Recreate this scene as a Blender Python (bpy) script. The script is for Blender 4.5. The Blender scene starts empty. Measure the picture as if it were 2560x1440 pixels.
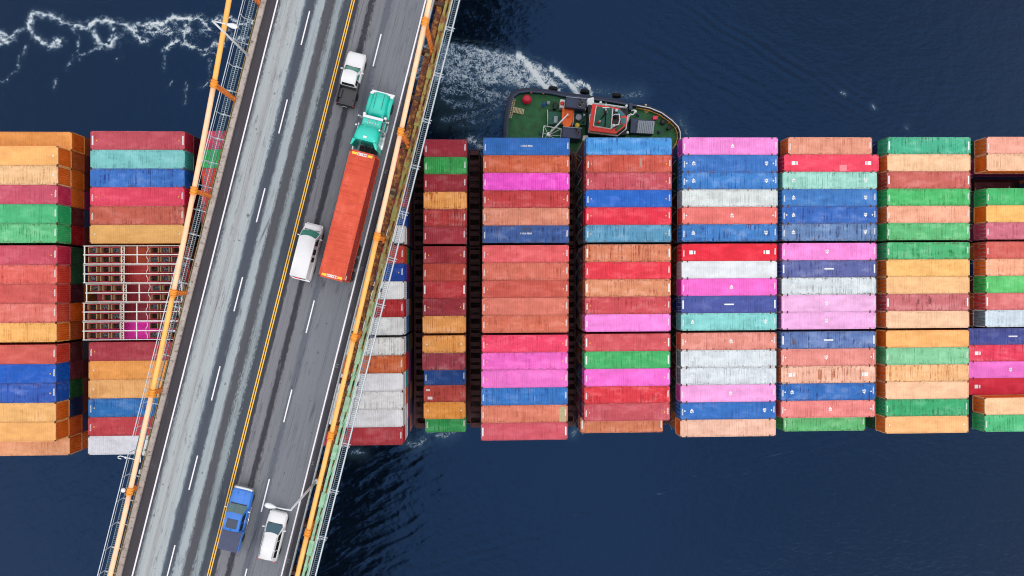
import bpy, math, random
import numpy as np
from mathutils import Vector, Matrix
R = math.radians
random.seed(7)
rng = np.random.default_rng(7)
S = bpy.context.scene
COL = S.collection

# ------------------------------------------------------------------ camera, sky, sun, exposure
CAM_H = 116.0
TILT = R(2.0)                       # the drone looks down, tipped two degrees towards the stern
cam_d = bpy.data.cameras.new('camera'); cam_d.sensor_width = 36; cam_d.lens = 24
cam_d.clip_start = 1; cam_d.clip_end = 20000
cam = bpy.data.objects.new('camera', cam_d); COL.objects.link(cam)
cam.location = (0, 0, CAM_H); cam.rotation_euler = (0, -TILT, 0)
S.camera = cam
S.cycles.filter_width = 1.1
S.render.resolution_x, S.render.resolution_y = 1024, 576

SUN_EL, SUN_AZ = R(31), R(-62)       # azimuth from +X towards +Y
world = bpy.data.worlds.new('World'); S.world = world; world.use_nodes = True
nt = world.node_tree; nt.nodes.clear()
wo = nt.nodes.new('ShaderNodeOutputWorld'); bg = nt.nodes.new('ShaderNodeBackground')
sky = nt.nodes.new('ShaderNodeTexSky'); sky.sky_type = 'NISHITA'; sky.sun_disc = False
sky.sun_elevation = SUN_EL; sky.sun_rotation = math.pi/2 - SUN_AZ
sky.air_density = 1.0; sky.dust_density = 2.0; sky.ozone_density = 1.0
hs = nt.nodes.new('ShaderNodeHueSaturation'); hs.inputs['Saturation'].default_value = 0.20   # an overcast, nearly grey sky
bg.inputs['Strength'].default_value = 0.15
cloud = nt.nodes.new('ShaderNodeMix'); cloud.data_type = 'RGBA'; cloud.inputs[0].default_value = .85    # an even sheet of cloud hides most of the blue
tcw = nt.nodes.new('ShaderNodeTexCoord'); spw = nt.nodes.new('ShaderNodeSeparateXYZ'); nt.links.new(tcw.outputs['Generated'], spw.inputs[0])
up_ = nt.nodes.new('ShaderNodeMath'); up_.operation = 'MAXIMUM'; up_.inputs[1].default_value = 0; nt.links.new(spw.outputs[2], up_.inputs[0])
cie = nt.nodes.new('ShaderNodeMath'); cie.operation = 'MULTIPLY_ADD'; cie.inputs[1].default_value = 2/3; cie.inputs[2].default_value = 1/3; nt.links.new(up_.outputs[0], cie.inputs[0])
cc_ = nt.nodes.new('ShaderNodeMix'); cc_.data_type = 'RGBA'; cc_.blend_type = 'MULTIPLY'; cc_.inputs[0].default_value = 1; cc_.inputs[6].default_value = (8.0, 8.0, 8.1, 1)
cn_ = nt.nodes.new('ShaderNodeTexNoise'); cn_.inputs['Scale'].default_value = 3.2; cn_.inputs['Detail'].default_value = 4     # billows in the cloud sheet
nt.links.new(tcw.outputs['Generated'], cn_.inputs['Vector'])
cr_ = nt.nodes.new('ShaderNodeMapRange'); cr_.inputs[1].default_value = .36; cr_.inputs[2].default_value = .64; cr_.inputs[3].default_value = .62; cr_.inputs[4].default_value = 1.28
nt.links.new(cn_.outputs[0], cr_.inputs[0])
cm_ = nt.nodes.new('ShaderNodeMath'); cm_.operation = 'MULTIPLY'; nt.links.new(cie.outputs[0], cm_.inputs[0]); nt.links.new(cr_.outputs[0], cm_.inputs[1])
nt.links.new(cm_.outputs[0], cc_.inputs[7]); nt.links.new(cc_.outputs[2], cloud.inputs[7])
nt.links.new(sky.outputs[0], hs.inputs['Color']); nt.links.new(hs.outputs[0], cloud.inputs[6]); nt.links.new(cloud.outputs[2], bg.inputs[0]); nt.links.new(bg.outputs[0], wo.inputs[0])
sun_d = bpy.data.lights.new('sun', 'SUN'); sun_d.energy = 0.55; sun_d.angle = R(18); sun_d.color = (1.0, 0.955, 0.90)
sun = bpy.data.objects.new('sun', sun_d); COL.objects.link(sun)
sdir = Vector((math.cos(SUN_EL)*math.cos(SUN_AZ), math.cos(SUN_EL)*math.sin(SUN_AZ), math.sin(SUN_EL)))
sun.rotation_euler = (-sdir).to_track_quat('-Z', 'Y').to_euler()
S.view_settings.view_transform = 'Standard'; S.view_settings.look = 'None'
S.view_settings.exposure = 0.56; S.view_settings.gamma = 1.0; S.view_settings.use_curve_mapping = False

# ------------------------------------------------------------------ helpers
FPX = 2560*24/36
def W(px, py, z):
    """point of the place at height z that the survey photograph shows at (px, py)"""
    c, s = math.cos(TILT), math.sin(TILT)
    d = (FPX*s+(px-1280)*c, 720-py, -FPX*c+(px-1280)*s)
    t = (z-CAM_H)/d[2]
    return Vector((d[0]*t, d[1]*t, z))
def to_photo(x, y):
    """numpy: photo position of points on the water"""
    c, s = math.cos(TILT), math.sin(TILT)
    dep = s*x + c*CAM_H
    return 1280+FPX*(c*x - s*CAM_H)/dep, 720-FPX*y/dep

def lin(c):
    return tuple(((v/255)/12.92 if v/255 <= .04045 else ((v/255+.055)/1.055)**2.4) for v in c[:3])

class MB:
    """collects shapes that become ONE mesh"""
    def __init__(s): s.v = []; s.f = []; s.sm = []; s.mi = []; s.m = 0
    def add(s, vs, fs, smooth=False):
        o = len(s.v); s.v += [tuple(p) for p in vs]
        for f in fs: s.f.append(tuple(i+o for i in f)); s.sm.append(smooth); s.mi.append(s.m)
        return s
    def box(s, x0, x1, y0, y1, z0, z1):
        v = [(x, y, z) for z in (z0, z1) for y in (y0, y1) for x in (x0, x1)]
        return s.add(v, [(0,2,3,1),(4,5,7,6),(0,1,5,4),(2,6,7,3),(0,4,6,2),(1,3,7,5)])
    def cbox(s, c, d): return s.box(c[0]-d[0]/2, c[0]+d[0]/2, c[1]-d[1]/2, c[1]+d[1]/2, c[2]-d[2]/2, c[2]+d[2]/2)
    def taper(s, b0, b1, z0, t0, t1, z1):
        """box with different rectangles at bottom and top: (x0,y0)-(x1,y1)"""
        v = [(b0[0],b0[1],z0),(b1[0],b0[1],z0),(b0[0],b1[1],z0),(b1[0],b1[1],z0),(t0[0],t0[1],z1),(t1[0],t0[1],z1),(t0[0],t1[1],z1),(t1[0],t1[1],z1)]
        return s.add(v, [(0,2,3,1),(4,5,7,6),(0,1,5,4),(2,6,7,3),(0,4,6,2),(1,3,7,5)])
    def prism(s, poly, z0, z1):
        n = len(poly)
        v = [(p[0],p[1],z0) for p in poly]+[(p[0],p[1],z1) for p in poly]
        a = sum(poly[i][0]*poly[(i+1)%n][1]-poly[(i+1)%n][0]*poly[i][1] for i in range(n))
        fs = [tuple(range(n-1,-1,-1)), tuple(range(n,2*n))]+[(i,(i+1)%n,n+(i+1)%n,n+i) for i in range(n)]
        if a < 0: fs = [f[::-1] for f in fs]
        return s.add(v, fs)
    def tube(s, pts, r, n=8, caps=True, smooth=True):
        pts = [Vector(p) for p in pts]; rr = r if isinstance(r, (list,tuple)) else [r]*len(pts)
        vs = []; fs = []
        for i, p in enumerate(pts):
            t = (pts[min(i+1,len(pts)-1)]-pts[max(i-1,0)]).normalized()
            up = Vector((0,0,1)) if abs(t.z) < .95 else Vector((0,1,0))
            a = t.cross(up).normalized(); b = a.cross(t)
            vs += [p+a*(rr[i]*math.cos(2*math.pi*k/n))+b*(rr[i]*math.sin(2*math.pi*k/n)) for k in range(n)]
        for i in range(len(pts)-1):
            for k in range(n): fs.append((i*n+k, i*n+(k+1)%n, (i+1)*n+(k+1)%n, (i+1)*n+k))
        s.add(vs, fs, smooth)
        if caps:
            o = len(s.v)-len(vs)
            s.f.append(tuple(o+k for k in range(n-1,-1,-1))); s.sm.append(False); s.mi.append(s.m)
            s.f.append(tuple(o+(len(pts)-1)*n+k for k in range(n))); s.sm.append(False); s.mi.append(s.m)
        return s
    def bar(s, a, b, w, h=None):
        """square bar from a to b"""
        a = Vector(a); b = Vector(b); t = (b-a).normalized(); h = h or w
        up = Vector((0,0,1)) if abs(t.z) < .95 else Vector((0,1,0))
        x = t.cross(up).normalized()*(w/2); y = x.normalized().cross(t)*(h/2)
        v = [p+i*x+j*y for p in (a,b) for j in (-1,1) for i in (-1,1)]
        return s.add(v, [(0,2,3,1),(4,5,7,6),(0,1,5,4),(2,6,7,3),(0,4,6,2),(1,3,7,5)])
    def lathe(s, prof, c=(0,0,0), n=16, axis='z'):
        vs = []; fs = []
        for r, h in prof:
            for k in range(n):
                a = 2*math.pi*k/n; p = (r*math.cos(a), r*math.sin(a), h)
                if axis == 'x': p = (h, p[0], p[1])
                if axis == 'y': p = (p[1], h, p[0])
                vs.append((c[0]+p[0], c[1]+p[1], c[2]+p[2]))
        m = len(prof)
        for i in range(m-1):
            for k in range(n): fs.append((i*n+k, i*n+(k+1)%n, (i+1)*n+(k+1)%n, (i+1)*n+k))
        s.add(vs, fs, True); o = len(s.v)-len(vs)
        for f in (tuple(o+k for k in range(n-1,-1,-1)), tuple(o+(m-1)*n+k for k in range(n))):
            s.f.append(f); s.sm.append(False); s.mi.append(s.m)
        return s
    def loft(s, rings, caps=True, smooth=True):
        n = len(rings[0]); vs = [p for r in rings for p in r]
        fs = [(i*n+k, i*n+(k+1)%n, (i+1)*n+(k+1)%n, (i+1)*n+k) for i in range(len(rings)-1) for k in range(n)]
        s.add(vs, fs, smooth)
        if caps:
            o = len(s.v)-len(vs); m = len(rings)
            for f in (tuple(o+k for k in range(n-1,-1,-1)), tuple(o+(m-1)*n+k for k in range(n))):
                s.f.append(f); s.sm.append(False); s.mi.append(s.m)
        return s
    def slab(s, quad, th):
        """thin plate on four points, raised by th along its normal"""
        q = [Vector(p) for p in quad]; n = (q[1]-q[0]).cross(q[-1]-q[0]).normalized()*th
        k = len(q); v = q+[p+n for p in q]
        return s.add(v, [tuple(range(k-1,-1,-1)), tuple(range(k,2*k))]+[(i,(i+1)%k,k+(i+1)%k,k+i) for i in range(k)])
    def mesh(s, name, mats=()):
        me = bpy.data.meshes.new(name); me.from_pydata(s.v, [], s.f)
        me.polygons.foreach_set('use_smooth', s.sm)
        if len(mats) > 1: me.polygons.foreach_set('material_index', s.mi)
        for m in mats: me.materials.append(m)
        me.update(); return me

def ob(name, me, parent=None, loc=(0,0,0), rz=0, mat=None, color=None):
    if isinstance(me, MB): me = me.mesh(name, [mat] if mat and not isinstance(mat, (list,tuple)) else (mat or ()))
    o = bpy.data.objects.new(name, me); COL.objects.link(o)
    o.location = loc; o.rotation_euler = (0,0,rz)
    if parent: o.parent = parent
    if color: o.color = color
    return o
def tag(o, label, cat, group=None, kind=None):
    if label: o['label'] = label
    if cat: o['category'] = cat
    if group: o['group'] = group
    if kind: o['kind'] = kind
    return o
def thing(name, label, cat, loc=(0,0,0), rz=0, group=None):
    o = bpy.data.objects.new(name, None); COL.objects.link(o)
    o.location = loc; o.rotation_euler = (0,0,rz); o.empty_display_size = .5
    return tag(o, label, cat, group)
def bevel(o, w, n=2):
    m = o.modifiers.new('bevel', 'BEVEL'); m.width = w; m.segments = n; m.limit_method = 'ANGLE'; return o

# ------------------------------------------------------------------ materials
def newmat(name):
    m = bpy.data.materials.new(name); m.use_nodes = True
    n = m.node_tree; b = n.nodes['Principled BSDF']; return m, n, b
def N(n, t, **kw):
    x = n.nodes.new(t)
    for k, v in kw.items():
        if k in x.inputs: x.inputs[k].default_value = v
        else: setattr(x, k, v)
    return x
def L(n, a, b): n.links.new(a, b)
def mixc(n, fac, a, b, bt='MIX'):
    x = n.nodes.new('ShaderNodeMix'); x.data_type = 'RGBA'; x.blend_type = bt
    for sock, val in ((x.inputs[0], fac), (x.inputs[6], a), (x.inputs[7], b)):
        if isinstance(val, bpy.types.NodeSocket): n.links.new(val, sock)
        elif isinstance(val, (int, float)): sock.default_value = val
        else: sock.default_value = (*val[:3], 1)
    return x.outputs[2]
def math_(n, op, a, b=None, c=None, clamp=False):
    x = n.nodes.new('ShaderNodeMath'); x.operation = op; x.use_clamp = clamp
    for i, v in enumerate((a, b, c)):
        if v is None: continue
        if isinstance(v, bpy.types.NodeSocket): n.links.new(v, x.inputs[i])
        else: x.inputs[i].default_value = v
    return x.outputs[0]
def ramp(n, fac, stops, interp='LINEAR'):
    x = n.nodes.new('ShaderNodeValToRGB'); cr = x.color_ramp; cr.interpolation = interp
    while len(cr.elements) < len(stops): cr.elements.new(.5)
    for e, (p, c) in zip(cr.elements, stops):
        e.position = p; e.color = (*(c if isinstance(c, tuple) else (c, c, c)), 1)
    n.links.new(fac, x.inputs[0]); return x.outputs[0]
def mapped(n, scale, coord='Object', loc=None):
    tc = n.nodes.new('ShaderNodeTexCoord'); mp = n.nodes.new('ShaderNodeMapping')
    mp.inputs['Scale'].default_value = scale; n.links.new(tc.outputs[coord], mp.inputs[0])
    if loc is not None: n.links.new(loc, mp.inputs['Location'])
    return mp.outputs[0]
def noise(n, vec, scale, detail=4, rough=.55, out=0):
    x = n.nodes.new('ShaderNodeTexNoise'); x.inputs['Scale'].default_value = scale
    x.inputs['Detail'].default_value = detail; x.inputs['Roughness'].default_value = rough
    n.links.new(vec, x.inputs['Vector']); return x.outputs[out]
MATS = {}
def M(name, srgb, rough=.5, metal=0.0, var=.18, scale=3.0, dirt=None, dirt_amt=.0, coat=0.0, raw=False):
    """painted / plain surface with uneven tone and optional dirt"""
    if name in MATS: return MATS[name]
    m, n, b = newmat(name); c = srgb if raw else lin(srgb)
    v = mapped(n, (1,1,1)); f = noise(n, v, scale)
    lo = tuple(x*(1-var) for x in c); hi = tuple(min(1, x*(1+var*.6)) for x in c)
    col = ramp(n, f, [(.3, lo), (.7, hi)])
    if dirt:
        g = ramp(n, noise(n, v, scale*2.3, 6, .7), [(.62-dirt_amt*.4, 0.0), (.68-dirt_amt*.25, 1.0)])
        col = mixc(n, g, col, lin(dirt))
    L(n, col, b.inputs['Base Color']); b.inputs['Roughness'].default_value = rough; b.inputs['Metallic'].default_value = metal
    b.inputs['Coat Weight'].default_value = coat
    MATS[name] = m; return m
def glass_mat(name, srgb):
    if name in MATS: return MATS[name]
    m, n, b = newmat(name); b.inputs['Base Color'].default_value = (*lin(srgb), 1)
    b.inputs['Roughness'].default_value = .06; b.inputs['IOR'].default_value = 1.5
    MATS[name] = m; return m

def container_mat():
    """one weathered steel paint; colour and wear come from each container"""
    m, n, b = newmat('container_paint')
    oi = n.nodes.new('ShaderNodeObjectInfo')
    off = n.nodes.new('ShaderNodeCombineXYZ')
    r1 = math_(n, 'MULTIPLY', oi.outputs['Random'], 173.0); r2 = math_(n, 'MULTIPLY', oi.outputs['Random'], 61.0)
    L(n, r1, off.inputs[0]); L(n, r2, off.inputs[1])
    col = oi.outputs['Color']; wear = oi.outputs['Alpha']
    # chalky fading in broad patches
    f = noise(n, mapped(n, (.35,.7,.7), loc=off.outputs[0]), 1.3, 5, .6)
    pale = mixc(n, .35, col, (.85,.85,.85)); deep = mixc(n, 1.0, col, (.80,.78,.78), 'MULTIPLY')
    c1 = mixc(n, ramp(n, f, [(.32, 0.0), (.62, 1.0)]), deep, col)
    c1 = mixc(n, math_(n, 'MULTIPLY', ramp(n, f, [(.50, 0.0), (.78, 1.0)]), math_(n, 'MULTIPLY', wear, .55)), c1, pale)
    # grime lying in the roof corrugations, in clusters
    st = noise(n, mapped(n, (5.2,.16,.16), loc=off.outputs[0]), 1.0, 4, .85)
    cl = noise(n, mapped(n, (.45,.9,.3), loc=off.outputs[0]), 1.1, 3, .6)
    g = math_(n, 'MULTIPLY', ramp(n, st, [(.50, 0.0), (.58, 1.0)]), ramp(n, cl, [(.42, .10), (.60, 1.0)]))
    g = math_(n, 'MULTIPLY', g, math_(n, 'MULTIPLY_ADD', wear, .92, .05))
    grime = mixc(n, 1.0, mixc(n, 1.0, col, col, 'MULTIPLY'), (.62,.58,.58), 'MULTIPLY')
    c2 = mixc(n, g, c1, grime)
    # fine seams between stamped roof sheets
    sep = n.nodes.new('ShaderNodeSeparateXYZ'); tc = n.nodes.new('ShaderNodeTexCoord'); L(n, tc.outputs['Object'], sep.inputs[0])
    # rust and scrapes
    ru = noise(n, mapped(n, (1.1,.55,.8), loc=off.outputs[0]), 2.2, 7, .72)
    rf = math_(n, 'MULTIPLY', ramp(n, ru, [(.675, 0.0), (.73, 1.0)]), wear)
    c3 = mixc(n, rf, c2, lin((112,58,36)))
    ay = math_(n, 'ABSOLUTE', sep.outputs[1])
    ef = math_(n, 'MULTIPLY', ramp(n, ay, [(.93, 0.0), (1.0, 1.0)]), ramp(n, noise(n, mapped(n, (2.4,.6,1), loc=off.outputs[0]), 1.4, 5, .7), [(.52, 0.0), (.62, .85)]))
    c3 = mixc(n, math_(n, 'MULTIPLY', ef, wear), c3, lin((92,56,40)))
    sc = noise(n, mapped(n, (.9,3.0,1), loc=off.outputs[0]), 2.6, 6, .7)
    sf = math_(n, 'MULTIPLY', ramp(n, sc, [(.76, 0.0), (.80, .5)]), wear)
    c4 = mixc(n, sf, c3, (.62,.62,.60))
    L(n, c4, b.inputs['Base Color']); b.inputs['Roughness'].default_value = .55
    b.inputs['Specular IOR Level'].default_value = .3
    return m
# ------------------------------------------------------------------ water
def water_material():
    m, n, b = newmat('harbour_water')
    at = n.nodes.new('ShaderNodeAttribute'); at.attribute_name = 'foam'; foam = at.outputs['Fac']
    ae = n.nodes.new('ShaderNodeAttribute'); ae.attribute_name = 'aerated'; aer = ae.outputs['Fac']
    P = mapped(n, (1,1,1))
    # lacy foam: thin filaments round dark cells, more of them where the water is churned
    wv = n.nodes.new('ShaderNodeTexNoise'); wv.inputs['Scale'].default_value = .8; wv.inputs['Detail'].default_value = 5
    L(n, P, wv.inputs['Vector'])
    mx = n.nodes.new('ShaderNodeMix'); mx.data_type = 'VECTOR'; mx.inputs[0].default_value = .55
    sc = n.nodes.new('ShaderNodeVectorMath'); sc.operation = 'SCALE'; sc.inputs['Scale'].default_value = 2.0; L(n, wv.outputs['Color'], sc.inputs[0])
    ad = n.nodes.new('ShaderNodeVectorMath'); ad.operation = 'ADD'; L(n, P, ad.inputs[0]); L(n, sc.outputs[0], ad.inputs[1])
    def ridge(scale, detail):
        f = noise(n, ad.outputs[0], scale, detail, .62)
        return math_(n, 'SUBTRACT', 1.0, math_(n, 'ABSOLUTE', math_(n, 'MULTIPLY_ADD', f, 4.0, -2.0)))
    lace = math_(n, 'ADD', math_(n, 'MULTIPLY', ridge(.7, 4), .40), math_(n, 'MULTIPLY', ridge(1.9, 4), .60))
    lace = math_(n, 'MULTIPLY_ADD', lace, 1.7, -.78)
    lace = math_(n, 'ADD', lace, math_(n, 'MULTIPLY_ADD', noise(n, P, 4.5, 3, .7), .7, -.35))
    q = math_(n, 'ADD', lace, math_(n, 'MULTIPLY', foam, 1.15))
    fm = ramp(n, math_(n, 'MULTIPLY', q, .5), [(.47, 0.0), (.62, .5), (.80, 1.0)])
    gate = ramp(n, foam, [(.03, 0.0), (.22, 1.0)])
    fm = math_(n, 'MULTIPLY', fm, gate)
    body = mixc(n, math_(n, 'MULTIPLY', noise(n, P, .05, 3), 1.0), (.0010,.0026,.0060), (.0014,.0036,.0080))
    body = mixc(n, aer, body, (.030,.058,.080))
    L(n, mixc(n, fm, body, mixc(n, fm, (.26,.42,.60), (.70,.74,.75))), b.inputs['Base Color'])
    L(n, math_(n, 'MULTIPLY_ADD', fm, .55, .07), b.inputs['Roughness'])
    b.inputs['IOR'].default_value = 1.58
    b.inputs['Specular Tint'].default_value = (.155,.40,1.0,1)
    # wind ripple
    bp = n.nodes.new('ShaderNodeBump'); bp.inputs['Distance'].default_value = .10; bp.inputs['Strength'].default_value = 1.0
    h = math_(n, 'ADD', noise(n, mapped(n, (.7,1.3,1)), 1.1, 5, .55), math_(n, 'MULTIPLY', fm, .5))
    L(n, h, bp.inputs['Height']); L(n, bp.outputs[0], b.inputs['Normal'])
    return m
WATER_M = water_material()

def seg_dist(px, py, pts):
    """distance (photo px) of every grid point to a polyline"""
    d = np.full(px.shape, 1e9, np.float32)
    for (x0,y0),(x1,y1) in zip(pts[:-1], pts[1:]):
        dx, dy = x1-x0, y1-y0; l2 = dx*dx+dy*dy+1e-9
        t = np.clip(((px-x0)*dx+(py-y0)*dy)/l2, 0, 1)
        d = np.minimum(d, np.hypot(px-x0-t*dx, py-y0-t*dy))
    return d
def in_poly(px, py, poly):
    r = np.zeros(px.shape, bool); n = len(poly)
    for i in range(n):
        x0,y0 = poly[i]; x1,y1 = poly[(i+1)%n]
        c = ((y0 > py) != (y1 > py)) & (px < (x1-x0)*(py-y0)/((y1-y0) if abs(y1-y0) > 1e-6 else 1e-6)+x0)
        r ^= c
    return r
def smooth_noise(x, y, scale, seed, octaves=3):
    g = np.random.default_rng(seed); out = np.zeros(x.shape); amp = 1.0
    for o in range(octaves):
        s = 2**o/scale
        for k in range(5):
            a = g.uniform(0, 2*math.pi); ph = g.uniform(0, 2*math.pi); f = s*g.uniform(.6, 1.5)*2*math.pi
            ph2 = g.uniform(0, 2*math.pi)
            out += amp*np.sin(f*(x*math.cos(a)+y*math.sin(a))+ph+1.3*np.sin(.37*f*(x*math.sin(a)-y*math.cos(a))+ph2))
        amp *= .55
    return out/5
def build_water():
    X0, X1, Y0, Y1, st = -96.0, 108.0, -60.0, 60.0, .26
    xs = np.arange(X0, X1+st, st); ys = np.arange(Y0, Y1+st, st)
    gx, gy = np.meshgrid(xs, ys); nx, ny = len(xs), len(ys)
    px, py = to_photo(gx, gy)
    px += 3.5*smooth_noise(gx, gy, 2.2, 3); py += 3.5*smooth_noise(gx, gy, 2.2, 4)
    foam = np.zeros(px.shape); aer = np.zeros(px.shape)
    # old wake drifting left of the bridge: broken filaments
    lines = [
     [(350,140),(320,210),(300,300),(360,360),(440,450),(520,490),(600,490),(650,440),(600,425),(575,460)],
     [(0,400),(60,430),(130,380),(180,325),(240,315)], [(0,350),(70,370),(140,420)], [(0,460),(60,460),(130,440)],
     [(360,130),(500,160),(620,200),(680,245),(830,275),(900,300),(980,350),(1040,430),(1100,470),(1180,490),(1230,400),(1210,310)],
     [(960,270),(1000,225),(1120,225),(1250,240),(1380,290),(1450,370),(1500,440),(1550,440)],
     [(960,270),(1000,340),(1050,440)],[(1160,430),(1210,350),(1230,300)],
     [(1450,260),(1600,260),(1780,240),(1800,200),(1930,190),(2050,210),(2130,190),(2190,260),(2230,320),(2170,330)],
     [(1420,300),(1500,330),(1600,340),(1700,350),(1840,360)],[(1560,300),(1650,270),(1700,330),(1800,300)],
     [(1880,250),(1910,310),(1980,350),(2020,320),(1960,250)],[(1960,350),(1970,420),(1960,470)],
     [(2260,230),(2380,180),(2460,190),(2560,260),(2700,240),(2900,300)],
     [(1760,540),(1830,460),(1900,440),(1970,470),(2060,510),(2200,530),(2300,460),(2380,480),(2370,380),(2500,420),(2700,400)],
     [(290,490),(240,580),(190,620),(210,680),(180,750),(120,800),(60,870),(0,870)],
     [(1100,490),(900,575),(780,620),(740,690),(700,740)],[(780,580),(850,640),(820,520),(850,380),(750,300)],
     [(1280,460),(1290,600),(1250,630)],[(2240,620),(2240,870),(2130,950)],[(1220,430),(1300,380),(1390,450)],
     [(600,850),(580,950)],[(1840,860),(1780,950)],[(1990,880),(1970,1100)],[(1760,600),(1750,740)],[(2150,600),(2240,560),(2330,600)]]
    brk = smooth_noise(gx, gy, 1.7, 11, 3); brk2 = smooth_noise(gx, gy, 3.1, 12, 3)
    for k, pl in enumerate(lines):
        pts = [(x/4.267, y/4.267) for x, y in pl]
        w = 3.6 if k in (0,4,5,6,8,9) else 2.8 if k < 15 else 2.0
        d = seg_dist(px, py, pts)
        foam = np.maximum(foam, (.70 if w > 3 else .55 if w > 2.5 else .40)*np.exp(-(d/w)**2)*np.clip(.95+.7*brk, .3, 1.1)+(.50 if w > 2.5 else .26)*np.exp(-(d/(4.2*w))**2)*np.clip(.7+.9*brk2, 0, 1))
        aer = np.maximum(aer, (.55 if w > 2.5 else .25)*np.exp(-(d/(w*3.2))**2)*np.clip(.8+.6*brk2, .1, 1))
    band = np.exp(-((py-75-8*np.sin(px/60))/26)**2)*np.clip((px-200)/250, 0, 1)*np.clip((1100-px)/100, 0, 1)
    foam = np.maximum(foam, .42*band*np.clip(.6+.6*brk, 0, 1))
    # propeller wash of the tug, thrown to its port quarter
    wash = [(1475,232),(1455,200),(1420,188),(1395,196),(1380,170),(1350,150),(1320,138),(1290,128),(1230,112),(1130,100),(1000,92),(900,96),(880,190),(1100,215),(1160,225),(1210,222),(1265,222)]
    inside = in_poly(px, py, wash)
    ed = seg_dist(px, py, wash+[wash[0]])
    core = np.where(inside, np.clip(ed/16, 0, 1), np.exp(-(ed/7)**2)*.35)
    core *= np.clip(.50+.36*(px-1080)/330, .44, .86)
    foam = np.maximum(foam, core*np.clip(.86+.28*brk, .3, 1)); aer = np.maximum(aer, np.clip(core*1.3, 0, .9))
    for pl, w, a in (([(1368,222),(1338,185),(1318,158),(1296,138)], 9, 1.3), ([(1443,232),(1420,205),(1400,188),(1378,172)], 8, 1.25),
                     ([(1395,226),(1385,212),(1375,206)], 6, 1.1), ([(1478,236),(1468,216),(1448,204)], 5, 1.1), ([(1318,215),(1290,205),(1250,196),(1210,190)], 14, .62)):
        d = seg_dist(px, py, pl); foam = np.maximum(foam, a*np.exp(-(d/w)**2)); aer = np.maximum(aer, np.exp(-(d/(2*w))**2))
    # thinner lace between wash and ship, by the tug's stern
    for pl, w, a in (([(1270,240),(1220,235),(1180,215),(1130,200)], 16, .46), ([(1255,258),(1210,250),(1170,230),(1110,225)], 13, .40),
                     ([(1258,265),(1200,280),(1160,292),(1110,300)], 11, .31), ([(1250,290),(1200,305),(1150,310)], 10, .27), ([(1110,250),(1140,262),(1190,262)], 14, .32),
                     ([(1175,350),(1190,355),(1205,365)], 12, .62), ([(1480,225),(1560,240),(1600,235)], 9, .34), ([(1700,300),(1715,330),(1725,345)], 7, .36),
                     ([(1025,1108),(1045,1112),(1060,1098)], 9, .45), ([(1068,1075),(1110,1090),(1135,1080)], 8, .42), ([(880,1130),(905,1132)], 7, .38), ([(1432,1085),(1442,1070)], 6, .45),
                     ([(2105,231),(2112,236)], 3, .8), ([(2180,264),(2186,270)], 3, .6), ([(2265,314),(2270,322)], 3, .6)):
        d = seg_dist(px, py, pl); foam = np.maximum(foam, a*np.exp(-(d/w)**2)); aer = np.maximum(aer, .5*np.exp(-(d/(2.5*w))**2))
    # ---- waves (metres)
    ppx, ppy = to_photo(gx, gy)
    z = .030*smooth_noise(gx, gy, 7.0, 21, 3)
    wob = smooth_noise(gx, gy, 9.0, 31, 2)
    def train(angle, lam, amp, env, seed):
        a = R(angle); u = -gx*math.sin(a)+gy*math.cos(a); v = gx*math.cos(a)+gy*math.sin(a)
        ph = 2*math.pi*u/lam+1.6*wob+1.4*smooth_noise(v*.5, u*1.6, 4.5, seed, 2)
        mod = np.clip(.55+.75*smooth_noise(v*.35, u, 3.0, seed+5, 2), 0, 1.3)
        return amp*env*mod*(np.cos(ph)+.3*np.cos(2*ph))
    below = 1/(1+np.exp(-(ppy-1105)/20)); above = 1/(1+np.exp((ppy-330)/20))
    e1 = below*np.exp(-(np.clip(ppx-980, 0, None)/260)**2)
    z += train(27, 2.1, .046, e1, 41)
    z += train(24, 1.0, .010, e1, 43)
    z += train(20, 1.25, .022, below*np.exp(-((ppy-1150)/110)**2)*np.exp(-((ppx-1500)/520)**2), 47)
    e2 = above*np.exp(-((ppx-1190)/190)**2)*np.exp(-(ppy/170)**2)
    z += train(-32, 2.0, .046, e2, 53)
    z += train(-28, 1.0, .010, e2, 57)
    # long diverging waves of the bow wake
    def streak(p, q, lam, amp, width, seed):
        a = W(*p, 0); b = W(*q, 0); t = (b-a); ln = t.length; t = t.normalized()
        v = (gx-a.x)*t.x+(gy-a.y)*t.y; u = -(gx-a.x)*t.y+(gy-a.y)*t.x+.5*smooth_noise(gx, gy, 14, seed, 1)
        env = np.exp(-(u/width)**2)/(1+np.exp(-(v)/3))/(1+np.exp((v-ln)/3))*np.clip(.6+.6*smooth_noise(v*.4, u*.4, 4, seed+1, 2), .1, 1.2)
        return amp*env*np.cos(2*math.pi*(u+.06*v)/lam)
    z += streak((1010,1450), (2130,1085), 1.7, .06, 1.8, 61)
    z += streak((1250,1370), (1760,1165), 1.4, .025, 1.6, 63)
    z += streak((1690,10), (2285,335), 1.6, .065, 1.9, 67)
    z += streak((1500,60), (2000,300), 1.9, .03, 4.0, 69)
    z += np.clip(foam, 0, 1)*.05*brk
    me = bpy.data.meshes.new('water')
    co = np.empty((ny*nx, 3), np.float32); co[:,0] = gx.ravel(); co[:,1] = gy.ravel(); co[:,2] = z.ravel()
    idx = np.arange(ny*nx).reshape(ny, nx)
    q = np.stack([idx[:-1,:-1], idx[:-1,1:], idx[1:,1:], idx[1:,:-1]], -1).reshape(-1, 4)
    # the far water, out to the horizon, joins the fine sheet along its rim
    B = 6000.0
    outer = np.array([(-B,-B,0),(B,-B,0),(B,B,0),(-B,B,0)], np.float32); o0 = len(co)
    co = np.vstack([co, outer])
    c = [idx[0,0], idx[0,-1], idx[-1,-1], idx[-1,0]]
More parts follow.
